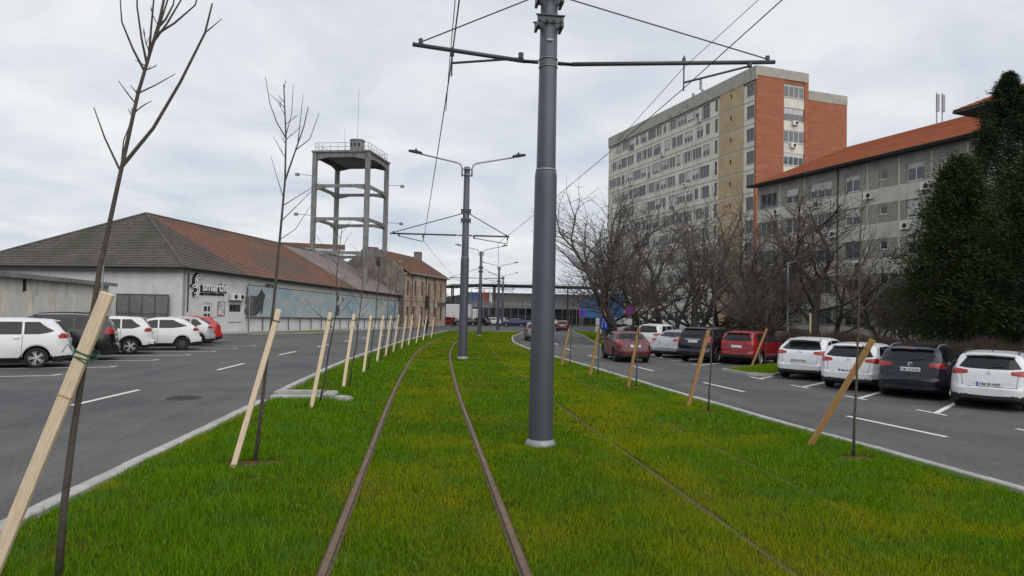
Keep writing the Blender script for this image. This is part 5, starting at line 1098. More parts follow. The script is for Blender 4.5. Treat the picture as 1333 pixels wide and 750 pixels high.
def car(label, kind, paintm, pos, az, L=4.4, W_=1.78, H=1.5, plate=None, rails=False, steel=False, arch=False, low=True, doors=5, tail='wide', detail=True, z=None, logo=None, plate_z=None, chrome=False, dark_glass=True, mirror=True, wheel_r=.315, wrap=True):
    """pos = ground point under the middle of the rear bumper, az = compass heading of the nose"""
    hx, hy = math.sin(az), math.cos(az); root = thing('parked_car', label, 'car', (pos[0], pos[1], rz_(pos[0]+hx*2, pos[1]+hy*2) if z is None else z), math.atan2(hy, hx), None)
    prof = [(a*L, b*H) for a, b in PROF[kind]]; xs, zs = smooth_prof(prof, 240, 5); top = lambda x: float(np.interp(x, xs, zs))
    xw = (L*.205, L*.205+L*.595); ra = wheel_r+.055; zb0 = .19 if low else .25
    def bot(x):
        b = zb0+.09*max(0, 1-x/.25)+.06*max(0, 1-(L-x)/.3)
        for c in xw:
            if abs(x-c) < ra: b = max(b, wheel_r+math.sqrt(ra*ra-(x-c)**2))
        return b
    def plan(x): return 1-.24*max(0, 1-x/.55)**2.3-.24*max(0, 1-(L-x)/.62)**2.2
    belt = lambda x: H*(.645+.03*(1-x/L))
    w0 = W_/2
    def half(x, z):
        zb = belt(x); w_ = w0*plan(x)
        if z <= zb:
            m = H*.40; t = (z-m)/(zb-m) if z > m else (m-z)/(m-zb0); return w_*(1-(.045 if z > m else .07)*t*t)
        return (w_*.955-(z-zb)*.40)*(1-.07*max(0, 1-x/1.2)*S((z-zb)/.3))
    st = sorted(set([0, .004, .012, .03, .055, .09, .13, .18]+[L-.004, L-.015, L-.04, L-.08]+list(np.linspace(.2, L-.12, 44))+[c+ra*math.sin(t) for c in xw for t in np.linspace(-1.57, 1.57, 11)]))
    NB, NG, NT = 8, 5, 7; V = []; full_z = []
    for x in st:
        zt, zb_ = top(x), bot(x); zb_ = min(zb_, zt-.12); c = min(.15 if zt > belt(x)+.25 else .085, (zt-zb_)*.35); ze = zt-c; zm = min(belt(x), ze-.006)
        ring = [(0, zb_), (half(x, zb_+.02)*.93, zb_)]
        zz = list(np.linspace(zb_+.025, zm, NB))+list(np.linspace(zm, ze, NG+1))[1:]
        ring += [(half(x, q), q) for q in zz]; we = half(x, ze)
        for i in range(1, NT+1): t = math.pi/2*i/NT; ring.append((we*max(0, math.cos(t))**.55 if i < NT else 0, ze+c*math.sin(t)**.72))
        m = len(ring); full = [(y, q) for y, q in ring]+[(-y, q) for y, q in ring[-2:0:-1]]
        full_z.append([q for y, q in full])
        for y, q in full:
            # the tailgate and the nose sit a little behind the bumpers
            px = x
            V.append((px-0+.0, y, q))
    n = len(full); F = []
    for i in range(len(st)-1):
        for j in range(n): F.append((i*n+j, i*n+(j+1) % n, (i+1)*n+(j+1) % n, (i+1)*n+j))
    for base_i, xe, rev in ((0, 0.0, True), ((len(st)-1)*n, L, False)):
        zc = sum(full_z[base_i//n])/n; prev = list(range(base_i, base_i+n))
        for kk in (.72, .4, 0):
            cur = [len(V)+j for j in range(n)]; V += [(xe+(-.012 if rev else .012)*(1-kk), V[base_i+j][1]*kk, zc+(V[base_i+j][2]-zc)*kk) for j in range(n)]
            for j in range(n):
                f = (prev[j], prev[(j+1) % n], cur[(j+1) % n], cur[j]); F.append(f[::-1] if rev else f)
            prev = cur
    bump_z = .60
    def shift(p):
        x, y, q = p; x += .075*S((q-.56)/.05)*max(0, 1-x/.6)+.10*(abs(y)/w0)**3*max(0, 1-x/.5)*.6; x -= .05*S((q-.50)/.06)*max(0, 1-(L-x)/.6)+.22*(abs(y)/w0)**2.5*max(0, 1-(L-x)/.7)*.7; return (x, y, q)
    V = [shift(p) for p in V]; bm = MB().add(V, F)
    for fi, f in enumerate(F):
        zc_ = sum(V[i][2] for i in f)/len(f); inner = fi < (len(st)-1)*n and (fi % n in (0, n-1))
        if inner or zc_ < (.36 if low else .42): bm.mi[fi] = 1
    me = bm.mesh('body', [paintm, M_black], True)
    put(me, 'body', root); bvh = BVHTree.FromPolygons([Vector(v) for v in V], F)
    def cast(view, a, b):
        if view == 'rear': o, d = Vector((-2, a, b)), Vector((1, 0, 0))
        elif view == 'front': o, d = Vector((L+2, a, b)), Vector((-1, 0, 0))
        elif view == 'left': o, d = Vector((a, 3, b)), Vector((0, -1, 0))
        else: o, d = Vector((a, -3, b)), Vector((0, 1, 0))
        h = bvh.ray_cast(o, d)
        return (h[0], h[1], d) if h[0] else (None, None, d)
    def patch(mb, view, tops, bots, n_=8, m_=4, off=.006):
        T = np.array(tops, float); Bm = np.array(bots, float); u = np.linspace(0, 1, n_+1)
        def rs(P):
            s = np.linspace(0, 1, len(P)); return np.stack([np.interp(u, s, P[:, 0]), np.interp(u, s, P[:, 1])], 1)
        T, Bm = rs(T), rs(Bm); G = {}; vs_ = []; fs = []
        for j in range(m_+1):
            for i in range(n_+1):
                q = T[i]*(1-j/m_)+Bm[i]*j/m_; h, nn, d = cast(view, q[0], q[1])
                if h is not None: G[(i, j)] = len(vs_); vs_.append(h-d*off)
        for j in range(m_):
            for i in range(n_):
                k = [(i, j), (i+1, j), (i+1, j+1), (i, j+1)]
                if all(c in G for c in k):
                    f = [G[c] for c in k]
                    ps = [vs_[g] for g in f]
                    if max((ps[a]-ps[b]).length for a, b in ((0, 1), (1, 2), (2, 3), (3, 0))) > .5: continue
                    nrm = (ps[1]-ps[0]).cross(ps[2]-ps[0]); fs.append(f if nrm.dot(d) < 0 else f[::-1])
        if fs: mb.add(vs_, fs)
    xr_ = [p for p in prof]; H_ = H
    roofz = H*.945
    # rear window
    zlo, zhi = (H*.715, H*(.90 if kind == 'suv' else .915)) if kind != 'sedan' else (H*.755, H*.93)
    mb = MB(); patch(mb, 'rear', [(-w0*.55, zhi), (0, zhi+.012), (w0*.55, zhi)], [(-w0*.76, zlo+.02), (-w0*.5, zlo-.01), (0, zlo-.015), (w0*.5, zlo-.01), (w0*.76, zlo+.02)], 10, 5); mb.build('rear_window', M_cglass, root, True)
    mb = MB(); patch(mb, 'front', [(-w0*.62, H*.93), (0, H*.94), (w0*.62, H*.93)], [(-w0*.78, H*.735), (0, H*.72), (w0*.78, H*.735)], 10, 6); mb.build('windscreen', M_cglass, root, True)
    # side windows: rear quarter, rear door, front door
    zl = lambda x: belt(x)+.02
    xa = {'estate': .11, 'hatch': .16, 'suv': .12, 'sedan': .20}[kind]*L; xb, xc, xd = (.285*L, .47*L, .69*L) if kind != 'sedan' else (.30*L, .48*L, .69*L)
    def zh(x): return min(top(x)-.085, H*.925)
    for side in ('left', 'right'):
        segs = [(xa, xb-.03), (xb+.03, xc-.03), (xc+.03, xd)] if doors == 5 else [(xa, xc-.10), (xc-.04, xd)]
        for i, (p, q) in enumerate(segs):
            if q-p < .1: continue
            xs_ = np.linspace(p, q, 7); tp = [(x, max(zl(x)+.03, zh(x))) for x in xs_]; bt = [(x, zl(x)+(.09*max(0, 1-k/3)**1.5 if i == 0 else 0)) for k, x in enumerate(xs_)]
            if i == 0: tp = [(x, zt_ if k > 2 else min(zt_, zl(x)+.10+.075*k)) for k, (x, zt_) in enumerate(tp)]
            mb = MB(); patch(mb, side, tp, bt, 8, 4, .007); mb.build('side_window', M_cglass, root, True)
        if detail:
            mb = MB()
            for p in ([xb, xc] if doors == 5 else [xc-.07]): patch(mb, side, [(p-.006, zl(p)), (p+.006, zl(p))], [(p-.006+.02, .32), (p+.006+.02, .32)], 1, 8, .003)
            patch(mb, side, [(xc, .315), (xd+.1, .315)], [(xc, .305), (xd+.1, .305)], 6, 1, .003); p = xd+.14; patch(mb, side, [(p-.006, zl(p)-.05), (p+.006, zl(p)-.05)], [(p-.1, .32), (p-.09, .32)], 1, 6, .003); mb.build('door_gap', M_black, root)
            sg_ = 1 if side == 'left' else -1
            for p in ([xb+.06, xc+.08] if doors == 5 else [xc+.02]):
                hh, nn, d_ = cast(side, p, belt(p)-.09)
                if hh: MB().bbox(p, p+.17, hh.y-.012 if sg_ > 0 else hh.y-.03, hh.y+.03 if sg_ > 0 else hh.y+.012, belt(p)-.105, belt(p)-.075, .008).build('door_handle', paintm, root)
        if mirror:
            sg_ = 1 if side == 'left' else -1; p = xd-.08; y = half(p, belt(p)); mo_ = MB(); yy = sorted((sg_*(y+.02), sg_*(y+.21))); mo_.bbox(p-.05, p+.09, yy[0], yy[1], belt(p)+.02, belt(p)+.15, .03); yy = sorted((sg_*(y-.05), sg_*(y+.05))); mo_.box(p-.01, p+.05, yy[0], yy[1], belt(p)+.005, belt(p)+.05); mo_.build('mirror', paintm if not arch else M_black, root)
    # lights
    tz = H*.655
    for s in (-1, 1):
        mb = MB(); a, b = sorted((s*w0*(.52 if tail != 'tall' else .70), s*w0*.99)); k = .078 if tail != 'tall' else .13
        tp = [(a, tz+k*(.4 if s > 0 else 1.1)), (b, tz+k*(1.1 if s > 0 else .4))]; bt = [(a, tz-k*(.55 if s > 0 else 1.3)), (b, tz-k*(1.3 if s > 0 else .55))]
        patch(mb, 'rear', tp, bt, 10, 4, .012); sd_ = 'left' if s > 0 else 'right'
        if wrap: patch(mb, sd_, [(.03, tz+k*1.1), (.34, tz+k*.5)], [(.03, tz-k*1.2), (.30, tz-k*.1)], 6, 3, .012)
        mb.build('tail_light', M_tail, root, True)
        mb = MB(); patch(mb, 'front', [(a, H*.53), (b, H*.55)], [(a, H*.46), (b, H*.47)], 8, 3, .012); patch(mb, sd_, [(L-.55, H*.56), (L-.14, H*.53)], [(L-.5, H*.53), (L-.14, H*.47)], 5, 3, .012); mb.build('headlight', M_head, root, True)
    # dark lower bumper, grille
    mb = MB(); patch(mb, 'rear', [(-w0*.93, .40), (0, .37), (w0*.93, .40)], [(-w0*.86, .30), (0, .29), (w0*.86, .30)], 12, 3, .014)
    for sd_ in ('left', 'right'): patch(mb, sd_, [(.05, .40), (xw[0]-ra-.01, .36)], [(.05, .30), (xw[0]-ra-.01, .26)], 5, 2, .012)
    mb.build('bumper_trim', M_black, root, True)
    mb = MB(); patch(mb, 'front', [(-w0*.6, H*.42), (w0*.6, H*.42)], [(-w0*.55, H*.25), (w0*.55, H*.25)], 8, 4, .01); mb.build('grille', M_black, root, True)
    if detail:
        mb = MB(); patch(mb, 'rear', [(-w0*.93, .600), (w0*.93, .600)], [(-w0*.93, .588), (w0*.93, .588)], 14, 1, .004)
        for s in (-1, 1): patch(mb, 'rear', [(s*w0*.70-.005, H*.70), (s*w0*.70+.005, H*.70)], [(s*w0*.64-.005, .60), (s*w0*.64+.005, .60)], 1, 5, .004)
        mb.build('tailgate_gap', M_black, root)
    if arch:
        mb = MB()
        for sd_ in ('left', 'right'):
            sg_ = 1 if sd_ == 'left' else -1
            for c in xw:
                pts = []
                for t in np.linspace(.08, math.pi-.08, 14):
                    x, q = c+(ra+.02)*math.cos(t), wheel_r+(ra+.02)*math.sin(t); pts.append((x, sg_*(half(x, q)+.004), q))
                mb.tube(pts, .038, 5)
            patch(mb, sd_, [(xw[0]+ra, .36), (xw[1]-ra, .36)], [(xw[0]+ra, .26), (xw[1]-ra, .26)], 6, 2, .012)
        patch(mb, 'rear', [(-w0*.9, .50), (0, .48), (w0*.9, .50)], [(-w0*.9, .405), (0, .38), (w0*.9, .405)], 10, 2, .014); mb.build('arch_trim', M_black, root)
    pz = plate_z or H*.545; hh, nn, d_ = cast('rear', 0, pz)
    if hh:
        pl = MB().bbox(-.26, .26, -.012, .0, -.055, .055, .004).build('number_plate', M_plate, root); pl.location = (hh.x-.012, 0, pz); pl.rotation_euler = (0, 0, R(-90))
        MB().box(-.26, -.222, -.0155, -.0125, -.05, .05).build('plate_band', M_eu, pl)
        if detail and plate: o = letters(text_mesh(plate, .1, .001, M_text_k, bold=.002), pl, -.20, -.0145, -.035, .43, 'plate_lettering')
    if logo:
        hh, nn, d_ = cast('rear', 0, H*.66 if logo != 'diamond' else H*.635)
        if hh:
            g = MB(); c0 = Vector((hh.x-.015, 0, hh.z)); ring = lambda r_: [(c0.x, r_*math.cos(t*math.pi/10), c0.z+r_*math.sin(t*math.pi/10)) for t in range(21)]
            if logo == 'vw':
                g.tube(ring(.055), .006, 4)
                for a in ([(-.036, .04), (-.012, -.01), (0, .012), (.012, -.01), (.036, .04)], [(-.05, .01), (-.022, -.046), (0, -.012), (.022, -.046), (.05, .01)]): g.tube([(c0.x, p, c0.z+q) for p, q in a], .005, 4)
            elif logo == 'diamond': g.tube([(c0.x, 0, c0.z+.065), (c0.x, .035, c0.z), (c0.x, 0, c0.z-.065), (c0.x, -.035, c0.z), (c0.x, 0, c0.z+.065)], .008, 4)
            elif logo == 'bolt': g.tube(ring(.05), .006, 4); g.tube([(c0.x, .07, c0.z-.004), (c0.x, .01, c0.z+.006), (c0.x, -.01, c0.z-.006), (c0.x, -.07, c0.z+.004)], .006, 4)
            elif logo == 's': g.tube([(c0.x, p, c0.z+q) for p, q in [(-.045, .03), (.045, .03), (-.045, .0), (.045, -.03), (-.045, -.03)]], .008, 4)
            else: g.tube(ring(.05), .008, 4)
            g.build('emblem', M_chrome, root)
    if detail:
        zr = H*.735; h1, _, _ = cast('rear', .02, zr); h2, _, _ = cast('rear', -.3, zr+.04)
        if h1 and h2: MB().tube([(h1.x-.02, .02, zr), (h2.x-.02, -.3, zr+.045)], .013, 5).build('rear_wiper', M_black, root)
        xs0 = {'estate': .105, 'hatch': .125, 'suv': .095, 'sedan': 0}[kind]*L
        if xs0:
            mb = MB(); V_ = []
            for yy in np.linspace(-w0*.60, w0*.60, 7):
                zt = H*.94-.05*(abs(yy)/w0)**2; V_ += [(xs0-.09, yy, zt+.005), (xs0+.22, yy, zt+.055), (xs0+.22, yy, zt-.02), (xs0-.07, yy, zt-.022)]
            F_ = [(4*i+a, 4*i+b, 4*(i+1)+b, 4*(i+1)+a) for i in range(6) for a, b in ((0, 1), (1, 2), (2, 3), (3, 0))]; mb.add(V_, F_); mb.build('spoiler', paintm, root)
            MB().box(xs0-.098, xs0-.088, -.12, .12, H*.94-.012, H*.94+.002).build('brake_light', M_tail, root)
        MB().tube([(L*.22, 0, top(L*.22)-.01), (L*.20, 0, top(L*.22)+.13)], [.012, .004], 5).build('antenna', M_black, root)
    if rails:
        for s in (-1, 1):
            y = s*w0*.66; mb = MB(); pts = [(x, y, top(x)-.03+(.055 if 0 < i < 7 else 0)) for i, x in enumerate(np.linspace(L*.14, L*.54, 8))]; mb.tube(pts, .016, 6); mb.build('roof_rail', M_galv if rails == 'silver' else M_black, root)
    if chrome:
        mb = MB(); patch(mb, 'rear', [(-w0*.42, pz+.115), (w0*.42, pz+.115)], [(-w0*.42, pz+.085), (w0*.42, pz+.085)], 6, 1, .014); mb.build('chrome_strip', M_chrome, root)
    # wheels
    if 'wheel' not in _wh:
        mb = MB().lathe([(.66, -.33), (.80, -.36), (.97, -.32), (1.0, -.2), (1.0, .2), (.97, .32), (.80, .36), (.66, .33), (.62, .2)], 26, cap=False); _wh['wheel'] = mb.mesh('wheel', M_tyre, True)
        for key, mt in (('alloy', M_rim), ('steel', M_rim_d)):
            mb = MB(); mb.lathe([(.60, .05), (.68, .10), (.70, .30), (.66, .345), (.62, .22)], 26, cap=False); mb.lathe([(.15, .1), (.16, .24), (.1, .28)], 12); mb.m = 0
            for k in range(5 if key == 'alloy' else 7):
                for w_ in ((-.12, .12) if key == 'alloy' else (0,)):
                    t = 2*math.pi*k/(5 if key == 'alloy' else 7); mb.beam((.12*math.cos(t+w_*2), .12*math.sin(t+w_*2), .22), (.64*math.cos(t+w_*1.4), .64*math.sin(t+w_*1.4), .21), .10 if key == 'alloy' else .2, .06)
            _wh[key] = mb.mesh('rim', mt)
        _wh['hub'] = MB().lathe([(.62, -.1), (.62, .08)], 20).mesh('brake_disc', M_black)
    for c in xw:
        for s in (-1, 1):
            o = put(_wh['wheel'], 'wheel', root); o.location = (c, s*(w0*.955-.1), wheel_r); o.rotation_euler = (R(-90)*s, 0, 0); o.scale = (wheel_r, wheel_r, wheel_r*.95 if False else .30)
            put(_wh['steel' if steel else 'alloy'], 'rim', o); put(_wh['hub'], 'brake_disc', o)
    MB().box(xw[0]-.1, xw[1]+.1, -w0*.80, w0*.80, .16, .26).build('underbody', M_black, root)
    return root
_wh = {}
def rear_mid(left_pt, az, W_, back=.62):
    """ground point under the rear bumper middle from the rear-left wheel contact"""
    hx, hy = math.sin(az), math.cos(az); return (left_pt[0]+hy*(W_/2-.08)-hx*back, left_pt[1]-hx*(W_/2-.08)-hy*back)
P_white = paint('white_paint', (.62, .63, .64)); P_navy = paint('navy_paint', (.006, .008, .017), .25); P_black = paint('black_paint', (.008, .008, .010), .2); P_red = paint('red_paint', (.22, .010, .016), .25); P_red2 = paint('bright_red_paint', (.42, .02, .022), .3); P_maroon = paint('maroon_paint', (.085, .006, .010), .3); P_silver = paint('silver_paint', (.42, .43, .44), .3, .4); P_grey = paint('grey_paint', (.12, .125, .13), .3, .3); P_blue = paint('blue_paint', (.015, .03, .10), .3); P_aub = paint('dark_plum_paint', (.014, .011, .016), .2)
A = AZR
for (lab, kind, pm, lp_, kw) in [
    ('white compact estate with black lower bumper, parked next to the navy estate', 'estate', P_white, (13.95, 16.75), dict(L=4.27, W_=1.74, H=1.46, plate='TM 20 HAP', rails='black', logo='diamond', plate_z=.66, wheel_r=.30)),
    ('navy blue estate with silver roof rails parked between two white cars', 'estate', P_navy, (13.4, 18.95), dict(L=4.56, W_=1.80, H=1.49, plate='TM 10 WGS', rails='silver', logo='vw', plate_z=.84, chrome=False)),
    ('white estate with slim red tail lights parked between the navy estate and hatchback', 'estate', P_white, (12.85, 20.95), dict(L=4.54, W_=1.80, H=1.46, plate='TM 36 ALD', logo='s', plate_z=.62)),
    ('white rounded hatchback parked at the end beside the small grass island', 'hatch', P_white, (13.05, 24.1), dict(L=4.42, W_=1.80, H=1.51, plate='CS 09 XVK', logo='bolt', plate_z=.70, wrap=False)),
    ('red crossover with black wheel arches parked beside the small grass island', 'suv', P_red, (13.9, 31.0), dict(L=4.17, W_=1.80, H=1.56, plate=None, arch=True, rails='black', low=False)),
    ('dark plum off-roader parked beside the red crossover', 'suv', P_aub, (12.35, 32.3), dict(L=4.6, W_=1.86, H=1.70, plate=None, arch=True, tail='tall', low=False, plate_z=1.0, chrome=True, wheel_r=.35)),
    ('silver saloon parked between the off-roader and the white van', 'sedan', P_silver, (12.1, 35.5), dict(L=4.67, W_=1.81, H=1.46, plate=None)),
    ('small white people carrier parked behind the silver saloon', 'suv', P_white, (12.5, 39.6), dict(L=4.2, W_=1.75, H=1.72, plate=None))]:
    az = A+R(rnd.uniform(-2, 2)); car(lab, kind, pm, rear_mid(lp_, az, kw['W_']), az, **kw)
AL = AZL
def left_mid(wheel_pt, az, back): hx, hy = math.sin(az), math.cos(az); n_ = (hy, -hx); return (wheel_pt[0]+n_[0]*.8-hx*back, wheel_pt[1]+n_[1]*.8-hy*back)
c1 = car('white estate with silver wheel trims parked in the first bay from the corner', 'estate', P_white, left_mid((-11.85, 23.0), AL-R(4), .94), AL-R(4), L=4.56, W_=1.82, H=1.54, plate=None, rails=False)
car('black people carrier with roof rails parked behind the leaning sapling', 'suv', P_black, left_mid((-11.75, 26.0), AL, .95), AL, L=4.8, W_=1.88, H=1.66, plate=None, rails='black', tail='tall')
c3 = car('white crossover with black arches and a lime strip on its flank', 'suv', P_white, left_mid((-11.75, 29.6), AL, .86), AL, L=4.27, W_=1.76, H=1.53, plate=None, arch=True, low=False, wheel_r=.335)
car('plain white three door hatchback with steel wheels', 'hatch', P_white, left_mid((-10.85, 32.9), AL, .80), AL, L=3.95, W_=1.66, H=1.47, plate=None, steel=True, doors=3, wheel_r=.30)
car('pale silver hatchback mostly hidden between the white and the red hatchbacks', 'hatch', P_silver, left_mid((-11.3, 36.6), AL, .80), AL, L=4.2, W_=1.7, H=1.5, plate=None)
car('small bright red hatchback parked last in the row by the gym', 'hatch', P_red2, left_mid((-11.7, 39.6), AL, .72), AL, L=3.8, W_=1.64, H=1.52, plate=None, steel=True, doors=3, wheel_r=.29)
M_lime = mat('lime_strip', (.42, .55, .03), .4, .05, 3); 
for s in (1, -1): MB().box(1.55, 2.6, s*.845-.012, s*.845+.012, .93, 1.02).build('lime_strip', M_lime, c3)
# moving and far cars
car('dark red old saloon driving away along the right-hand road', 'sedan', P_maroon, (9.45, 30.3), R(3), L=4.2, W_=1.64, H=1.42, plate=None, tail='tall', steel=True)
car('dark red car driving away far down the road to the showroom', 'hatch', P_maroon, (19.2, 96), R(14), L=4.3, W_=1.8, H=1.5, detail=False, plate=None)
car('grey car in the lane beside the lawn, half hidden behind the thick mast', 'hatch', P_grey, (8.95, 55.5), R(6), L=4.2, W_=1.75, H=1.5, detail=False, plate=None)
for lab, k, pm, x, y, az in [('blue saloon waiting at the junction before the showroom', 'sedan', P_blue, 17.2, 117, -80), ('white saloon parked before the showroom glass', 'sedan', P_white, 14.0, 124, -75), ('silver hatchback parked beside the white saloon at the showroom', 'hatch', P_silver, 15.5, 128, -40), ('red hatchback parked beyond the lawn end near the white lorry', 'hatch', P_red2, 5.6, 119, -60),
    ('black saloon parked next to the red hatchback beyond the lawn', 'sedan', P_black, 9.0, 118, -85), ('black hatchback under the flags before the showroom', 'hatch', P_black, 11.3, 121, -60), ('white hatchback under the canopy end of the showroom', 'hatch', P_white, 24.5, 129, -30), ('grey hatchback under the canopy end of the showroom', 'hatch', P_grey, 21.5, 130, -35), ('white car at the kerb left of the showroom', 'hatch', P_white, 3.0, 121, -80)]:
    car(lab, k, pm, (x, y), R(az), L=4.3, W_=1.78, H=1.48, detail=False, plate=None, mirror=False)
# ---------------------------------------------------------------- road signs and lamp posts on the right
M_sblue = mat('sign_blue', (.012, .06, .42), .4, .05, 2); M_sred = mat('sign_red', (.42, .02, .03), .4, .05, 2); M_swhite = mat('sign_white', (.65, .65, .63), .5, .04, 2)
def disc(parent, name, r0, r1, y, z, mt, x=0):
    o = MB().lathe([(r1, 0), (r1, .01)], 28).build(name, mt, parent) if r0 == 0 else None
    o.location = (x, y, z); o.rotation_euler = (R(90), 0, 0); return o
sb = thing('road_board', 'blue road board with a warning triangle above it on the island', 'sign', (14.2, 54.0, rz_(14.2, 54)+.13), R(-14))
MB().tube([(0, .05, -.1), (0, .05, 2.7)], .035, 6).build('post', M_galv, sb)
MB().bbox(-.34, .34, -.02, .02, .95, 1.95, .005).build('board', M_sblue, sb)
mb = MB(); mb.tube([(-.14, -.03, 1.1), (-.14, -.03, 1.45), (-.04, -.03, 1.6), (-.04, -.03, 1.8)], .028, 5); mb.tube([(.12, -.03, 1.1), (.12, -.03, 1.8)], .028, 5); mb.build('arrow', M_swhite, sb)
mb = MB(); mb.prism_y([(-.36, 1.98), (.36, 1.98), (0, 2.62)], -.03, -.01); mb.build('triangle', M_sred, sb); mb = MB(); mb.prism_y([(-.25, 2.05), (.25, 2.05), (0, 2.48)], -.04, -.031); mb.build('triangle_face', mat('sign_yellow', (.6, .5, .3), .5, .05, 2), sb)
MB().box(-.05, .05, -.045, -.041, 2.1, 2.32).build('symbol', M_text_k, sb)
ns = thing('no_stopping_sign', 'round blue and red no-stopping sign with a small plate below', 'sign', (15.9, 52.6, rz_(16, 52.6)+.13), R(-18))
MB().tube([(0, .05, -.1), (0, .05, 3.0)], .035, 8).build('post', M_galv, ns); disc(ns, 'disc', 0, .36, 0, 2.5, M_sred); disc(ns, 'disc_face', 0, .29, -.012, 2.5, M_sblue)
mb = MB(); mb.beam((-.2, -.03, 2.3), (.2, -.03, 2.7), .07, .01, (0, 1, 0)); mb.beam((-.2, -.034, 2.7), (.2, -.034, 2.3), .07, .01, (0, 1, 0)); mb.build('cross', M_sred, ns); MB().box(-.17, .17, -.01, .01, 1.35, 1.85).build('plate', M_swhite, ns)
n2 = thing('no_stopping_sign', 'smaller round no-stopping sign near the blue hoarding', 'sign', (19.4, 84.5, rz_(19, 84.5)+.1), R(-14))
MB().tube([(0, .05, -.1), (0, .05, 3.0)], .035, 8).build('post', M_galv, n2); disc(n2, 'disc', 0, .48, 0, 2.5, M_sred); disc(n2, 'disc_face', 0, .38, -.012, 2.5, M_sblue)
lp2 = thing('lamp_post', 'pale metal lamp post standing in the hedge behind the white hatchback', 'street lamp', (22.6, 41.0, rz_(22, 41)+.1))
MB().tube([(0, 0, 0), (0, 0, 1.2), (0, 0, 5.6)], [.08, .075, .05], 10).build('pole', M_galv, lp2); MB().tube([(0, 0, 5.5), (.0, 0, 5.62)], .07, 8).build('collar', M_galv, lp2)
MB().tube([(0, 0, 5.55), (.5, -.3, 5.75)], .03, 6).build('arm', M_galv, lp2); MB().bbox(.4, .95, -.45, -.2, 5.7, 5.8, .03).build('lamp_head', M_black, lp2)
st2 = stake((14.0, 28.3, gz(28)-.12), (14.7, 28.4, gz(28)+1.45), .075, .06, M_wood_brown, 'orange-brown stake leaning on the small grass island', 'stakes propping the saplings')
sapling((14.75, 28.6, gz(28)-.12), [(.01*k, 0, .42*k) for k in range(8)], .02, 'thin sapling on the small grass island by the red crossover', 'saplings staked along the lawn edge', (), 6, 300, .5, .4)
fs_ = thing('pale_stake', 'pale upright marker stake in the verge behind the crossover', 'stake', (21.3, 36.2, rz_(21, 36)+.1)); MB().bbox(-.04, .04, -.03, .03, 0, 2.4, .005).build('post', M_wood_pale, fs_)

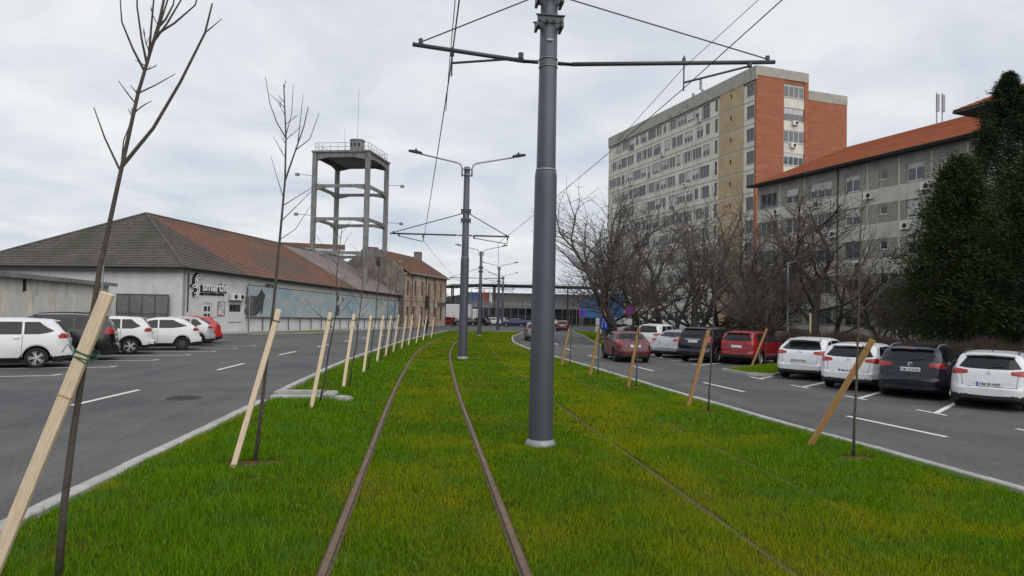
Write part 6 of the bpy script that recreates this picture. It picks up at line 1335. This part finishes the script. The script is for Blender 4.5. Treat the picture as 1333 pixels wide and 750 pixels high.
# ---------------------------------------------------------------- pedestrians
M_coat = mat('dark_coat', (.014, .014, .017), .9, .3, 8); M_skin = mat('skin', (.36, .21, .15), .6, .1, 6); M_hair = mat('dark_hair', (.015, .011, .009), .7, .2, 12); M_jean = mat('dark_trousers', (.02, .022, .03), .9, .3, 8); M_shoe = mat('shoe_leather', (.01, .01, .01), .6, .2, 8)
def person(x, y, az, label, coat, stride=.16, seed=1):
    p = thing('person', label, 'person', (x, y, rz_(x, y)), az)
    me = bpy.data.meshes.new('body')
    V = [(0, 0, .98), (0, 0, 1.15), (0, 0, 1.36), (0, 0, 1.48), (0, .01, 1.56), (.09, 0, .92), (.10, stride*.5, .52), (.10, -stride*.2, .09), (.10, stride*.45, .05), (-.09, 0, .92), (-.10, -stride*.5, .50), (-.10, -stride*1.6, .10), (-.10, -stride*1.0, .05),
         (.17, 0, 1.40), (.23, -.04, 1.14), (.22, .07, .90), (.22, .09, .82), (-.17, 0, 1.40), (-.23, .05, 1.14), (-.22, .14, .92), (-.22, .17, .84)]
    E_ = [(0, 1), (1, 2), (2, 3), (3, 4), (0, 5), (5, 6), (6, 7), (7, 8), (0, 9), (9, 10), (10, 11), (11, 12), (2, 13), (13, 14), (14, 15), (15, 16), (2, 17), (17, 18), (18, 19), (19, 20)]
    rad = [.15, .15, .17, .07, .055, .11, .075, .055, .05, .11, .075, .055, .05, .075, .055, .045, .04, .075, .055, .045, .04]
    me.from_pydata(V, E_, []); o = put(me, 'body', p); m = o.modifiers.new('skin', 'SKIN'); m.use_smooth_shade = True
    if not me.skin_vertices: me.skin_vertices.new()
    for i, r_ in enumerate(rad): me.skin_vertices[0].data[i].radius = (r_*(1.15 if i < 3 else 1), r_*(.75 if i < 3 else 1))
    me.skin_vertices[0].data[0].use_root = True; o.modifiers.new('sub', 'SUBSURF').levels = 1; o.modifiers['sub'].render_levels = 1
    dg = bpy.context.evaluated_depsgraph_get(); nm = bpy.data.meshes.new_from_object(o.evaluated_get(dg)); o.modifiers.clear(); o.data = nm; bpy.data.meshes.remove(me); nm.name = 'body'
    nm.materials.clear(); nm.materials.append(coat); nm.materials.append(M_jean); nm.materials.append(M_skin); nm.materials.append(M_shoe)
    for f in nm.polygons:
        c = f.center; f.material_index = 3 if c.z < .1 else (2 if (c.z > 1.5 or (abs(c.x) > .17 and c.z < .88)) else (1 if c.z < .80 else 0))
    MB().lathe([(.16, 1.44), (.205, 1.30), (.19, 1.05), (.225, .72), (.2, .72)], 14).build('coat', coat, p, True).scale = (1, .75, 1)
    hd2 = MB().lathe([(.03, 1.54), (.065, 1.57), (.078, 1.63), (.085, 1.70), (.07, 1.77), (.02, 1.80)], 14).build('head', M_skin, p, True); hd2.scale = (.92, 1.12, 1)
    MB().lathe([(.088, 1.66), (.094, 1.71), (.078, 1.785), (.02, 1.815)], 14, (0, -.015, 0)).build('hair', M_hair, p, True); MB().beam((0, .085, 1.68), (0, .115, 1.655), .022, .03).build('nose', M_skin, p)
    for s in (-1, 1):
        h_ = MB()
        for k in range(4): h_.tube([(s*.225+.0, .10+.018*k-.02, .83), (s*.225, .10+.018*k-.02, .76-.008*abs(k-1.5)), (s*.215, .11+.018*k-.02, .73)], .009, 4)
        h_.tube([(s*.21, .12, .83), (s*.19, .14, .78)], .009, 4); h_.build('hand', M_skin, p)
    return p
person(.15, 73.5, R(200), 'pedestrian in a long dark coat walking on the road edge before the ochre house', M_coat)
person(4.4, 108, R(150), 'second pedestrian in dark clothes standing beyond the lawn end', mat('slate_jacket', (.03, .033, .045), .9, .2, 8))
grow_lawn()
for (sx, sy, ax, ay) in SOIL:
    mb = MB(); n = 14; V = [(sx, sy, gz(sy)+.022)]+[(sx+ax*rnd.uniform(.6, 1.3)*math.cos(k*2*math.pi/n), sy+ay*rnd.uniform(.75, 1.15)*math.sin(k*2*math.pi/n), gz(sy)-.012) for k in range(n)]; mb.add(V, [(0, 1+k, 1+(k+1) % n) for k in range(n)]); tag(mb.build('soil_patch', M_soil), kind='structure')
